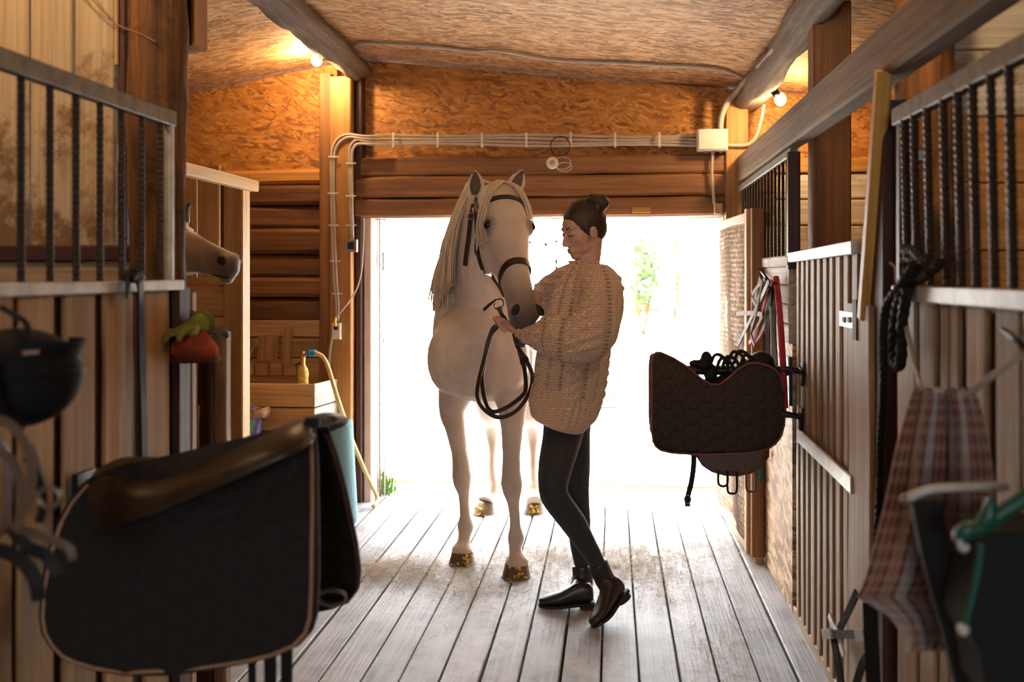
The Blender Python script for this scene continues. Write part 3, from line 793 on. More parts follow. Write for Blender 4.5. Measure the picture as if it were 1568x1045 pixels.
# legs
leg(mb, [((-.755, 4.88, 1.02), .12), ((-.755, 4.86, .86), .10), (P(692, 628, Y=4.84), .066), (P(697, 655, Y=4.83), .052), (P(703, 690, Y=4.83), .041), (P(706, 712, Y=4.82), .044), (P(707, 728, Y=4.82), .050), (P(708, 742, Y=4.82), .044), (P(710, 756, Y=4.82), .030), (P(711, 772, Y=4.82), .0255), (P(712, 790, Y=4.82), .027), (P(713, 806, Y=4.825), .043), (P(711.5, 820, Y=4.81), .031), (P(710, 831, Y=4.80), .032), (P(708.5, 842, Y=4.79), .056), (P(708, 847, Y=4.79), .052)])
leg(mb, [((-.49, 4.78, 1.02), .12), ((-.475, 4.74, .86), .10), (P(784, 632, Y=4.68), .066), (P(784, 660, Y=4.66), .053), (P(783, 698, Y=4.65), .043), (P(783, 722, Y=4.64), .046), (P(783.5, 740, Y=4.63), .053), (P(784.5, 754, Y=4.63), .046), (P(786, 769, Y=4.63), .031), (P(788, 788, Y=4.63), .0255), (P(789, 806, Y=4.63), .027), (P(790, 823, Y=4.635), .041), (P(789, 838, Y=4.615), .030), (P(790, 848, Y=4.60), .033), (P(791.5, 859, Y=4.59), .057), (P(791.5, 864, Y=4.59), .053)])
leg(mb, [((-.71, 5.88, 1.0), .17), ((-.71, 5.72, .80), .125), (P(750, 622, Y=5.78), .085), (P(752, 645, Y=5.90), .055), (P(754, 668, Y=5.95), .045), (P(754, 690, Y=5.93), .030), (P(753, 720, Y=5.89), .026), (P(754.5, 746, Y=5.86), .042), (P(749, 759, Y=5.82), .031), (P(744, 769, Y=5.79), .056)])
leg(mb, [((-.46, 5.88, 1.0), .17), ((-.46, 5.72, .80), .125), (P(812, 622, Y=5.78), .085), (P(814, 645, Y=5.90), .055), (P(816, 668, Y=5.95), .045), (P(816, 690, Y=5.93), .030), (P(816, 720, Y=5.89), .026), (P(816, 746, Y=5.86), .042), (P(817, 759, Y=5.82), .031), (P(818, 769, Y=5.79), .056)])
me = remeshed(mb, .0085, smooth=4, fac=.5)
def skin(co):
    m = ball(co, HD.pt(1.0, 0, 0.01), .27, .8) * .97
    for sg in (-1, 1): m = np.maximum(m, ball(co, HD.pt(.315, sg * .1, .055), .06, .6) * .85)
    for p in ((707, 730, 4.8), (783.5, 742, 4.6), (712, 806, 4.79), (789, 825, 4.6)):
        m = np.maximum(m, ball(co, P(p[0], p[1], Y=p[2]), .07, .9) * .10)
    return m
attr_mask(me, 'skin', skin)
hz_body = from_world('body', me, M_coat, hz)
for m in ein: m.build('inner_ear', plain('inner_ear', (.13, .085, .06), .9), hz, smooth=True)
for sg in (1, -1):
    MB().ell(HD.pt(.318, sg * .0915, .057), (.022, .022, .022)).build('eye', M_eye, hz, smooth=True)
M_nost = plain('nostril_black', (.012, .009, .008), .6)
R = Matrix((HD.l, HD.d, HD.ax)).transposed()
for sg in (1, -1):
    Rn = R @ Matrix.Rotation(sg * .5, 3, 'Y')
    MB().ell(HD.pt(.925, sg * .049, .046), (.017, .017, .030), Rn).build('nostril', M_nost, hz, smooth=True)
hoof(P(708, 862, Z=0), .046, .066, .078, (0.05, -1, 0), hz)
hoof(P(791, 883, Z=0), .048, .069, .086, (0.0, -1, 0), hz)
hoof(P(742, 786, Z=0), .046, .066, .072, (-.3, -1, 0), hz)
hoof(P(818, 785, Z=0), .046, .064, .07, (0, -1, 0), hz)

def strands(paths, r, n=5, jitter=.01, per=10, flat=.5):
    """bundles of hair locks along guide paths"""
    m = MB()
    for path in paths:
        for k in range(per):
            off = V((random.gauss(0, jitter), random.gauss(0, jitter), 0)); L = random.uniform(.82, 1.06); pts = []
            for i, p in enumerate(path):
                t = i / (len(path) - 1)
                pts.append(V(p) + off * (.35 + .8 * t) + V((random.gauss(0, jitter * .12), random.gauss(0, jitter * .12), random.gauss(0, jitter * .1))))
            pts = spline(pts, 4); q = max(4, int(len(pts) * min(1, L))); pts = pts[:q]
            rad = [r * random.uniform(.8, 1.2) * (1 - .85 * (i / (len(pts) - 1)) ** 2) * (.6 + .4 * min(1, i / 3)) for i in range(len(pts))]
            m.tube(pts, rad, n, cap=True)
    return m
# mane falls over the horse's right side of the neck
paths = []
for i in range(15):
    s = i / 14
    cx = interp([0, .25, .5, .75, 1], [-.60, -.625, -.64, -.64, -.63], s); cy = interp([0, .25, .5, .75, 1], [4.66, 4.74, 4.82, 4.93, 5.08], s); cz = interp([0, .25, .5, .75, 1], [1.82, 1.74, 1.63, 1.52, 1.44], s)
    hw = interp([0, .5, 1], [.11, .145, .17], s); drop = interp([0, .4, 1], [.46, .44, .26], s)
    paths.append([(cx + .02, cy + .02, cz + .01), (cx - .05, cy - .01, cz + .022), (cx - hw * .75, cy - .045, cz - .06), (cx - hw - .022, cy - .07, cz - .18 * drop / .4), (cx - hw - .045, cy - .08, cz - .30 * drop / .4), (cx - hw - .050, cy - .08, cz - drop)])
strands(paths, .0085, per=22, jitter=.016).build('mane', M_mane, hz, smooth=True)
from mathutils.bvhtree import BVHTree
BV = BVHTree.FromPolygons([hz_body.matrix_world @ v.co + V((-.58, 5.3, 0)) for v in hz_body.data.vertices], [tuple(p.vertices) for p in hz_body.data.polygons])
def on_head(t, ang, off):
    p, n = HD.surf(t, ang, 0); h = BV.ray_cast(p + n * .12, -n, .2)
    return ((h[0] if h[0] is not None else p) + n * off), n
def on_skin(p, off, toward=(0, -1, 0)):
    """push a point onto the horse seen from the front"""
    p = V(p); d = -V(toward).normalized(); h = BV.ray_cast(p - d * .4, d, .8)
    return (h[0] - d * off) if h[0] is not None else p
fore = []
for k in range(6):
    a0 = .12 - k * .05
    fore.append([on_head(tt, a0 + aa, oo)[0] for tt, aa, oo in ((-.045, -.1, .016), (.02, .3, .020), (.08, .62, .018), (.17, 1.02, .016), (.27, 1.45, .014), (.35, 1.6, .014), (.40, 1.65, .014))])
for k in range(4):
    a0 = -.30 - k * .10
    fore.append([on_head(tt, a0 + aa, oo)[0] for tt, aa, oo in ((-.045, .1, .016), (.02, -.15, .020), (.08, -.34, .016), (.15, -.62, .013), (.22, -.85, .013), (.28, -1.0, .013))])
strands(fore, .0062, per=12, jitter=.008).build('forelock', M_mane, hz, smooth=True)
strands([[(-.58, 6.17, 1.20), (-.58, 6.27, 1.12), (-.57, 6.30, .95), (-.575, 6.29, .7), (-.58, 6.28, .45)]] * 3, .012, per=14, jitter=.02).build('tail', M_mane, hz, smooth=True)

# ---------------------------------------------------------------- bridle
M_strap = leather('bridle_leather', (.035, .018, .011), .45)
M_bit = plain('steel_bit', (.26, .22, .18), .45, .8, var=.2)
br = thing('bridle', tuple(HD.pt(.3)), 'dark leather bridle and looped reins worn by the white-grey horse', 'bridle')
def hstrap(name, pts, w, t=.004, closed=False, off=.004):
    """strap over the head: pts are (t, angle)"""
    A = [on_head(tt, an, off) for tt, an in pts]
    return MB().strap([a for a, n in A], [n for a, n in A], w, t, closed).build(name, M_strap, br)
nb = [(.60 + .05 * (1 - math.cos(2 * PI * j / 40)) * 0 + .055 * (1 - math.cos(2 * PI * j / 40)) / 2, 2 * PI * j / 40) for j in range(40)]
hstrap('noseband', nb, .031, .005, True)
hstrap('browband', [(.13 + .02 * abs(math.sin(a)), a) for a in np.linspace(-1.45, 1.45, 18)], .022, .005)
hp_ = spline([on_head(.14, 1.6, .006)[0], on_head(.05, 1.75, .006)[0], P(727, 296, Y=4.63), P(742, 286, Y=4.65), P(757, 284, Y=4.65), P(772, 287, Y=4.65), P(787, 298, Y=4.63), on_head(.05, -1.75, .006)[0], on_head(.14, -1.6, .006)[0]], 5)
MB().strap(hp_, [p - HD.pt(.02, 0, -.06) for p in hp_], .026, .005).build('headpiece', M_strap, br)
for sg in (1, -1):
    if sg > 0:
        q = [on_skin(P(p.x, p.y, Y=4.45), .010) for p in spline([(727, 318, 0), (728, 345, 0), (731, 372, 0), (738, 402, 0), (748, 426, 0), (757, 443, 0), (762, 457, 0)], 5)]
        MB().strap(q, (-.45, -1, .1), .019, .005).build('cheekpiece', M_strap, br)
    else: hstrap('cheekpiece', [(lerp(.12, .80, i / 14), sg * (1.62 + .22 * math.sin(i / 14 * PI))) for i in range(15)], .019, .005, off=.004)
    hstrap('throatlash', [(.10, sg * 1.62), (.16, sg * 1.85), (.23, sg * 2.1), (.29, sg * 2.5), (.31, sg * 2.9), (.32, sg * 3.1)], .014, .004, off=.006)
    c, n = on_head(.815, sg * 1.75, .008)
    if sg > 0: c = on_skin(P(764, 466, Y=4.3), .012); n = V((-.4, -1, .1)).normalized()
    u, w = HD.ax, n.cross(HD.ax).normalized()
    MB().tube([c + (u * math.cos(a) + w * math.sin(a)) * .024 for a in np.linspace(0, 2 * PI, 24, endpoint=False)], .0038, 8, closed=True).build('bit_ring', M_bit, br, smooth=True)
# loose buckle ends
MB().strap(spline([on_skin(P(a, b, Y=4.5), o) for a, b, o in ((724, 312, .012), (720, 335, .012), (716, 362, .014), (711, 388, .016), (708, 407, .018))], 4), (-.3, -1, 0), .021, .005).build('strap_end', M_strap, br)
MB().strap(spline([on_skin(P(a, b, Y=4.5), .010) for a, b in ((733, 372), (729, 380), (726, 390))], 3), (-.3, -1, 0), .012, .004).build('strap_end', M_strap, br)
MB().strap(spline([on_skin(P(761, 459, Y=4.3), .012), P(751, 466, Y=4.25), P(740.5, 475.5, Y=4.25)], 3), (-.2, -1, .3), .014, .004).build('strap_end', M_strap, br)
b0 = on_skin(P(721, 331, Y=4.5), .016)
MB().tube([b0 + V((math.cos(a) * .016, 0, math.sin(a) * .014)) for a in np.linspace(0, 2 * PI, 16, endpoint=False)], .0032, 6, closed=True).build('buckle', M_bit, br, smooth=True)
YR = 4.22
rein1 = [(764, 470, 4.24), (768, 482, 4.235), (774, 491, 4.24), (762, 498, 4.23), (752.5, 508, 4.23), (741, 552, 4.235), (732, 589, 4.24), (731, 609, 4.24), (739, 625, 4.24), (755, 637, 4.23), (770, 639, 4.22), (787, 632, 4.21), (801, 618, 4.2), (813, 595, 4.2), (815, 575, 4.2), (808, 556, 4.2), (798.5, 540, 4.21), (791, 528, 4.22), (787, 511, 4.235)]
rein2 = [(772, 494, 4.25), (760, 502, 4.25), (749, 518, 4.25), (742, 552, 4.24), (738, 580, 4.26), (741, 607, 4.26), (748, 626, 4.25), (758, 631, 4.24), (778, 623, 4.23), (798, 608, 4.22), (805, 595, 4.22), (803, 565, 4.22), (797, 545, 4.22), (793, 528, 4.22), (789, 512, 4.22)]
for k, rn in enumerate((rein1, rein2)):
    pts = spline([P(a, b, Y=c) for a, b, c in rn], 6)
    nr = [V((math.sin(i * .11 + k) * .8, -1, .35 * math.sin(i * .07))) for i in range(len(pts))]
    MB().strap(pts, nr, .018, .0045).build('rein', M_strap, br)
for (a, b) in ((793, 520), (803, 553)):
    c = P(a, b, Y=4.19); MB().tube([c + V((math.cos(x) * .017, 0, math.sin(x) * .022)) for x in np.linspace(0, 2 * PI, 16, endpoint=False)], .0035, 6, closed=True).build('buckle', M_strap, br, smooth=True)
MB().strap(spline([P(791, 508, Y=4.195), P(796, 520, Y=4.19), P(799, 530, Y=4.19), P(803, 524, Y=4.19), P(800, 512, Y=4.195)], 4), (.1, -1, 0), .016, .005).build('strap_loop', M_strap, br)

# ---------------------------------------------------------------- second horse looking out of the pine stall
h2 = thing('horse', (-2.35, 4.25, 0), 'pale dun horse poking its dark muzzle out past the left log post', 'horse')
mb = MB(); H2 = Head(P(250, 366, Y=4.36), P(361, 411, Y=4.24), (.1, -.15, 1), k=.96)
H2.A = H2.B - H2.ax * .54; H2.L = .54
H2.rings(mb)
A = H2.A
nk = [(A + V((.04, 0, -.02)), .07, .10), (A + V((-.08, .02, -.10)), .085, .14), (A + V((-.22, .05, -.25)), .10, .18), (A + V((-.36, .08, -.42)), .14, .22)]
rr = []
for i, (c, hw, hd) in enumerate(nk):
    a = nk[max(i - 1, 0)][0]; b = nk[min(i + 1, 3)][0]; ax = (b - a).normalized(); u = (V((0, 1, 0)) - ax * ax.y).normalized(); d = ax.cross(u)
    rr.append([c + u * math.cos(2 * PI * j / 18) * hw + d * math.sin(2 * PI * j / 18) * hd for j in range(18)])
mb.rings(rr)
c = nk[-1][0]
mb.rings([[V((c.x + dx, c.y + math.cos(2 * PI * j / 20) * hw, .98 + math.sin(2 * PI * j / 20) * hh)) for j in range(20)] for dx, hw, hh in ((.16, .08, .10), (.10, .17, .2), (-.05, .22, .29), (-.4, .24, .30), (-.9, .25, .28), (-1.2, .18, .22), (-1.28, .08, .1))])
for dx in (-.02, -1.08):
    for dy in (-.13, .13):
        leg(mb, [((c.x + dx, c.y + dy, .95), .12), ((c.x + dx, c.y + dy, .72), .075), ((c.x + dx, c.y + dy, .42), .045), ((c.x + dx, c.y + dy, .22), .028), ((c.x + dx, c.y + dy, .11), .036), ((c.x + dx + .02, c.y + dy, .05), .05), ((c.x + dx + .02, c.y + dy, .0), .055)])
e2 = ear(mb, P(287, 344, Y=4.28), P(292, 306, Y=4.27), 1, (1, -.4, 0), w=.03)
me = remeshed(mb, .009, smooth=6)
attr_mask(me, 'skin', lambda co: np.maximum(ball(co, H2.pt(.97, 0, 0), .17, .8) * .95, ball(co, H2.pt(.72, 0, -.10), .15, .9) * .75))
from_world('body', me, M_coat2, h2)
MB().tube(spline([H2.pt(.99, -.030, -.045), H2.pt(.93, -.048, -.048), H2.pt(.86, -.053, -.052)], 4), .0035, 6).build('mouth_line', M_nost, h2)
MB().tube(spline([H2.pt(.99, .030, -.045), H2.pt(.93, .048, -.048), H2.pt(.86, .053, -.052)], 4), .0035, 6).build('mouth_line', M_nost, h2)
e2.build('inner_ear', bpy.data.materials['inner_ear'], h2, smooth=True)
R2 = Matrix((H2.l, H2.d, H2.ax)).transposed()
for sg in (1, -1):
    MB().ell(H2.pt(.315, sg * .098, .060), (.018, .018, .018)).build('eye', M_eye, h2, smooth=True)
    MB().ell(H2.pt(.925, sg * .051, .026), (.016, .020, .026), R2).build('nostril', M_nost, h2, smooth=True)
strands([[A + V((.02 - .1 * i, .0, .08 - .08 * i)), A + V((.0 - .1 * i, -.07, .06 - .08 * i)), A + V((-.01 - .1 * i, -.12, -.04 - .08 * i)), A + V((-.02 - .1 * i, -.13, -.2 - .08 * i))] for i in range(4)], .007, per=14, jitter=.02).build('mane', M_mane, h2, smooth=True)

# ================================================================ the woman
def skinmat():
    t = NT('skin')
    n = t.n('TexNoise', {'Vector': t.coords(), 'Scale': 40, 'Detail': 4}).outputs[0]
    m = t.n('Attribute', attribute_name='lips').outputs['Fac']
    col = t.mix(n, (.50, .27, .18), (.60, .35, .25))
    col = t.mix(m, col, (.36, .12, .09))
    return t.done(col, .5, **{'Subsurface Weight': .12, 'Subsurface Radius': (.02, .008, .004), 'Subsurface Scale': .4})
M_skin = skinmat()
def knitmat():
    t = NT('cream_knit')
    co = t.n('TexCoord').outputs['Object']; s = t.n('SeparateXYZ', {0: co}).outputs
    ang = t.math('ARCTAN2', s[1], s[0])
    # little v stitches in rows
    u = t.math('MULTIPLY', t.math('ADD', s[0], t.math('MULTIPLY', s[1], .9)), 1 / .013)
    tri = t.math('ABSOLUTE', t.math('SUBTRACT', t.math('FRACT', u), .5))
    row = t.math('SINE', t.math('MULTIPLY', t.math('ADD', t.math('DIVIDE', s[2], .011), t.math('MULTIPLY', tri, 1.3)), 2 * PI))
    n = t.n('TexNoise', {'Vector': co, 'Scale': 55, 'Detail': 4}).outputs[0]
    h = t.math('ADD', t.math('MULTIPLY', row, .5), t.math('ADD', t.math('MULTIPLY', tri, 1.2), t.math('MULTIPLY', n, .8)))
    col = t.mix(t.n('MapRange', {0: row, 1: -1, 2: .3}).outputs[0], (.52, .31, .20), (.84, .57, .40))
    ey = t.n('Attribute', attribute_name='eyelet').outputs['Fac']; col = t.mix(t.math('MULTIPLY', ey, .8), col, (.10, .055, .03)); h = t.math('SUBTRACT', h, t.math('MULTIPLY', ey, 1.5))
    t.bump(h, .7, .008)
    return t.done(col, .85, **{'Sheen Weight': .35, 'Sheen Roughness': .6, 'Sheen Tint': (1, .85, .7, 1)})
M_knit = knitmat()
M_legg = plain('black_leggings', (.016, .017, .021), .75, var=.25, scale=60, **{'Sheen Weight': .15})
M_boot = leather('black_boot', (.018, .013, .012), .38)
M_hair = hairmat('brown_hair', (.060, .026, .012), (.018, .008, .004), rough=.55)
M_sole = plain('boot_sole', (.012, .009, .008), .7)

pe = thing('person', (-.14, 4.2, 0), 'woman in a cream cable knit sweater and black leggings holding the reins', 'person')
fw = V((-.85, -.53, 0)).normalized(); lf = V((0, 0, 1)).cross(fw).normalized()     # face direction; her left is towards the camera
pitch = math.radians(16)
hf = (fw * math.cos(pitch) - V((0, 0, 1)) * math.sin(pitch)).normalized(); hu = hf.cross(lf) * -1
if hu.z < 0: hu = -hu
HC = P(892, 352, Y=4.20)
def hp(f, l, u, k=1.0): return HC + (hf * f + lf * l + hu * u) * k
HR = Matrix((hf, lf, hu)).transposed()
mb = MB()
E = lambda f, l, u, a, b, c: mb.ell(hp(f, l, u), (a, b, c), HR, 18, 12)
E(-.012, 0, .025, .092, .073, .088)          # cranium
E(.030, 0, -.015, .055, .060, .085)          # face
E(.052, 0, .030, .030, .050, .040)           # forehead
E(.014, 0, -.068, .060, .054, .038)          # jaw
E(.055, 0, -.095, .028, .029, .023)          # chin
E(.058, 0, -.070, .026, .036, .026)          # mouth mound
for s in (-1, 1):
    E(.046, s * .037, -.028, .024, .022, .024)   # cheekbones
    E(.070, s * .028, .022, .012, .024, .007)    # brow
    E(.072, s * .0295, -.001, .011, .017, .010)   # lids
    E(.089, s * .010, -.046, .010, .008, .007)   # nostril wings
    E(-.006, s * .073, -.016, .020, .008, .030)  # ears
mb.tube([hp(.076, 0, .014), hp(.089, 0, -.010), hp(.100, 0, -.032), hp(.104, 0, -.041)], [.008, .009, .011, .010], 10)
E(.101, 0, -.040, .011, .011, .009)          # nose tip
E(.083, 0, -.0655, .011, .021, .0062); E(.080, 0, -.0775, .012, .019, .0072)   # lips
nb_ = P(898, 412, Y=4.21)
mb.tube([hp(-.025, 0, -.04), lerp(hp(-.02, 0, -.08), nb_, .35), nb_, nb_ - V((0, 0, .08))], [.056, .050, .054, .075], 16)
# torso core, arms and hands
SL, SR = P(918, 436, Y=4.06), P(884, 430, Y=4.36)
EL, WL = P(908, 520, Y=3.96), P(802, 513, Y=4.19)
ER, WR = P(838, 462, Y=4.40), P(826, 462, Y=4.36)
mid = lambda y, px, Y=4.2: P(px, y, Y=Y)
mb.tube([P(896, 420, Y=4.21), P(893, 470, Y=4.21), P(880, 560, Y=4.2), P(868, 620, Y=4.2)], [.10, .11, .10, .12], 16)
mb.tube([SL, EL], [.045, .04], 10); mb.tube([EL, WL], [.04, .028], 10)
mb.tube([SR, ER], [.045, .04], 10); mb.tube([ER, WR], [.04, .028], 10)
# left hand: a loose fist closed on the reins under the muzzle
H0 = P(782, 501, Y=4.20)
d1 = (H0 - WL).normalized(); a1 = (P(795, 513, Y=4.2) - P(775, 487, Y=4.2)).normalized()   # knuckle row direction
n1 = d1.cross(a1).normalized()
if n1.y > 0: n1 = -n1                                                                       # towards the camera
RH = Matrix((d1, a1, n1)).transposed()
mb.tube([WL, WL + (H0 - WL) * .5], [.026, .026], 12)
mb.ell(H0 - d1 * .012, (.042, .037, .019), RH, 16, 10)
for i, (o, ln) in enumerate(((-.028, .9), (-.0095, 1.0), (.0095, .97), (.027, .8))):
    k = H0 + d1 * .022 + a1 * o + n1 * .004
    pts = [k - d1 * .02, k, k + d1 * .020 * ln + n1 * .010, k + d1 * .028 * ln + n1 * .026, k + d1 * .016 * ln + n1 * .038, k - d1 * .002 + n1 * .036]
    mb.tube(spline(pts, 3), [.0098] * 6 + [.0092] * 6 + [.0082] * 3 + [.007], 9)
pts = [H0 - d1 * .02 - a1 * .03 + n1 * .006, H0 - d1 * .002 - a1 * .040 + n1 * .016, H0 + d1 * .014 - a1 * .036 + n1 * .030, H0 + d1 * .024 - a1 * .024 + n1 * .040]
mb.tube(spline(pts, 3), [.012] * 4 + [.0105] * 3 + [.009] * 2 + [.0075], 9)
# right hand laid on the far side of the muzzle
d2 = (WR - ER).normalized(); H2_ = WR + d2 * .045; a2 = V((0, 0, 1)); a2 = (a2 - d2 * a2.dot(d2)).normalized(); n2 = d2.cross(a2)
RH2 = Matrix((d2, a2, n2)).transposed()
mb.tube([WR, H2_], [.027, .024], 12); mb.ell(H2_, (.042, .036, .016), RH2, 16, 10)
for o, ln in ((-.026, .8), (-.009, .97), (.009, 1.0), (.026, .9)):
    k = H2_ + d2 * .03 + a2 * o
    mb.tube([k - d2 * .02, k + d2 * .02 * ln - n2 * .004, k + d2 * .045 * ln - n2 * .012, k + d2 * .062 * ln - n2 * .024], [.0098, .0092, .0085, .007], 9)
mb.tube([H2_ + a2 * .02, H2_ + a2 * .045 + d2 * .02, H2_ + a2 * .05 + d2 * .045], [.012, .0105, .008], 9)
# legs under the leggings
LN = [(P(868, 622, Y=4.17), .10), (P(861, 668, Y=4.14), .0835), (P(851, 712, Y=4.07), .073), (P(847, 742, Y=4.03), .062), (P(850, 762, Y=4.02), .058), (P(866, 785, Y=4.03), .055), (P(879, 803, Y=4.04), .053), (P(900, 838, Y=4.06), .041), (P(913, 860, Y=4.07), .034), (P(921, 880, Y=4.075), .033)]
LFR = [(P(872, 622, Y=4.29), .10), (P(876, 668, Y=4.29), .080), (P(880, 712, Y=4.28), .068), (P(882, 745, Y=4.27), .058), (P(884, 770, Y=4.265), .053), (P(886, 800, Y=4.26), .052), (P(888, 838, Y=4.25), .041), (P(891, 862, Y=4.24), .034), (P(893, 882, Y=4.235), .033)]
for L in (LN, LFR): leg(mb, [(p, r - .008) for p, r in L])
me = remeshed(mb, .0042, smooth=3, fac=.5)
attr_mask(me, 'lips', lambda co: np.maximum(ball(co, hp(.090, 0, -.066), .013, .4), ball(co, hp(.088, 0, -.077), .013, .4)) * .8)
from_world('body', me, M_skin, pe)
# lashes and brows
M_lash = plain('lash_brown', (.02, .011, .008), .7)
for s in (-1, 1):
    MB().tube([hp(.0835, s * .013, -.004), hp(.0865, s * .024, -.0075), hp(.082, s * .037, -.0075), hp(.074, s * .046, -.004)], [.001, .0017, .0019, .001], 6).build('eyelash', M_lash, pe, smooth=True)
    MB().tube([hp(.086, s * .012, .021), hp(.083, s * .024, .026), hp(.074, s * .038, .026), hp(.062, s * .048, .019)], [.0018, .0026, .0023, .001], 6).build('eyebrow', M_lash, pe, smooth=True)
# hair: swept back into a bun
mb = MB()
mb.ell(hp(-.022, 0, .036), (.098, .080, .090), HR, 20, 14)
mb.ell(hp(-.046, 0, .000), (.066, .071, .074), HR, 18, 12)
for s in (-1, 1): mb.ell(hp(-.006, s * .045, .022), (.052, .034, .050), HR); mb.tube([hp(.02, s * .064, .02), hp(.012, s * .070, -.01), hp(.008, s * .068, -.028)], [.012, .008, .004], 8)
me = remeshed(mb, .006, smooth=4)
from_world('hair', me, M_hair, pe)
mb = MB(); bc = P(916, 309.5, Y=4.19)
for j in range(3):
    an = j * 2.1; 
    mb.tube([bc + V((math.cos(a + an) * .022, math.sin(a + an) * .020, .010 * math.sin(2 * a + an))) for a in np.linspace(0, 5.0, 14)], [.010 + .007 * math.sin(i / 13 * PI) for i in range(14)], 10)
mb.ell(bc + V((-.022, 0, .010)), (.026, .028, .026)); mb.ell(bc + V((.014, 0, -.004)), (.033, .034, .035)); mb.ell(bc - V((.010, 0, .028)), (.034, .032, .022))
from_world('hair_bun', remeshed(mb, .0045, smooth=3), M_hair, pe)
wisps = []
for k in range(46):
    a = random.uniform(0, PI); r0 = .088
    p = hp(-.022 + math.cos(a) * .095, random.uniform(-.05, .05), .036 + math.sin(a) * .088)
    q = p + (p - hp(-.02, 0, .03)).normalized() * random.uniform(.008, .022) - hf * random.uniform(0, .03)
    wisps.append([p, (p + q) / 2 + hu * .006, q])
wisps.append([P(917, 374, Y=4.2), P(923, 376, Y=4.2), P(926, 384, Y=4.2), P(925, 392, Y=4.2)])
wisps.append([P(918, 372, Y=4.19), P(922, 378, Y=4.19), P(924, 386, Y=4.19), P(929, 394, Y=4.19)])
strands(wisps, .0009, n=4, per=1, jitter=.001).build('loose_hairs', M_hair, pe, smooth=True)['kind'] = 'stuff'

# sweater
mb = MB()
def sring(y, c, hw, dep, tilt=0, Y=4.2, n=34):
    """oval ring around the body: hw is its half width in photo pixels"""
    ce = P(c, y, Y=Y); h = hw * 4.18 / F
    return [V((ce.x + math.cos(2 * PI * j / n) * h, ce.y + math.sin(2 * PI * j / n) * dep, ce.z - tilt * math.cos(2 * PI * j / n) * h)) for j in range(n)]
mb.rings([sring(648, 853, 41, .205, .34), sring(628, 862, 52, .205, .26), sring(600, 870, 56, .186, .15), sring(565, 875, 58, .185, .05), sring(530, 879, 58, .18), sring(495, 884, 57, .175), sring(460, 893, 54, .175), sring(435, 899, 48, .165), sring(418, 901, 42, .135), sring(411, 898, 34, .10), sring(406, 895, 26, .075)])
mb.rings([sring(412, 896, 27, .080), sring(404, 894, 25, .070), sring(399, 893, 24.5, .068)])
def sleeve(pts):
    ps = spline([p for p, r in pts], 5); k = len(pts) - 1
    mb.tube(ps, [interp(range(k + 1), [r for p, r in pts], i / 5) for i in range(len(ps))], 20)
sleeve([(P(915, 432, Y=4.10), .085), (P(924, 446, Y=4.04), .088), (P(920, 480, Y=3.99), .092), (P(908, 510, Y=3.97), .100), (P(882, 520, Y=3.98), .098), (P(850, 516, Y=4.05), .088), (P(828, 515, Y=4.15), .064), (P(810, 514, Y=4.18), .042), (P(799, 512, Y=4.19), .036)])
for (a, b, c, r) in ((868, 497, 3.955, .034), (852, 494, 3.97, .030), (836, 493, 4.0, .028), (884, 490, 3.93, .030), (846, 509, 3.955, .030), (830, 512, 4.06, .022)): mb.ell(P(a, b, Y=c), (r * 1.1, r, r))
sleeve([(P(888, 428, Y=4.33), .080), (P(868, 436, Y=4.38), .085), (P(845, 452, Y=4.41), .085), (P(833, 460, Y=4.38), .070), (P(826, 463, Y=4.35), .048)])
CX, CYY = -.14, 4.2
LW = P(800, 505, Y=4.14)
def knit(co, no):
    x, y, z = co[:, 0], co[:, 1], co[:, 2]
    # which points belong to the body of the sweater below the arm
    axx = np.interp(z, [.75, .9, 1.1, 1.45], [P(853, 648, Y=4.2).x, P(870, 600, Y=4.2).x, P(880, 530, Y=4.2).x, P(896, 405, Y=4.2).x])
    th = np.arctan2(y - 4.2, x - axx)
    hem = z + .30 * (x - axx)                 # distance along the tilted hem
    rib = np.clip((.905 - hem) / .02, 0, 1)
    col = np.clip((1.50 - z) / .01, 0, 1) * np.clip((z - 1.445) / .01, 0, 1)
    body = 1 - np.maximum(rib, col)
    fr0 = np.abs(((th * 36 / (2 * PI)) % 1) - .5)
    d = (rib + col * .45) * (.004 - .017 * np.exp(-(fr0 / .16) ** 2))
    # cables: crossing strands in vertical columns
    w = th * 6.5
    colm = np.exp(-((((w / (2 * PI)) % 1) - .5) / .22) ** 2)
    ph = z / .085 * 2 * PI
    frac = ((w / (2 * PI)) % 1) - .5
    s1 = np.exp(-((frac - .13 * np.sin(ph)) / .085) ** 2); s2 = np.exp(-((frac + .13 * np.sin(ph)) / .085) ** 2)
    d += body * (np.maximum(s1 * (.7 + .3 * np.cos(ph)), s2 * (.7 - .3 * np.cos(ph))) * .019 - .006)
    d -= body * .010 * np.maximum(np.exp(-((frac - .30) / .035) ** 2), np.exp(-((frac + .30) / .035) ** 2))
    d += body * .0022 * np.cos(th * 60) * (1 - colm)
    d *= np.clip((hem - .79) / .03, 0, 1)
    n = np.array([mnoise.noise((float(a) * 9, float(b) * 9, float(c) * 9)) for a, b, c in co])
    d += n * .005 * np.clip((hem - .79) / .04, 0, 1)
    no = no.copy(); no[:, 2] *= .25; d *= np.clip(np.linalg.norm(no, axis=1) * 1.6 - .5, 0, 1)
    return co + no * d[:, None]
me = remeshed(mb, .0062, smooth=5, fac=.5, deform=knit)
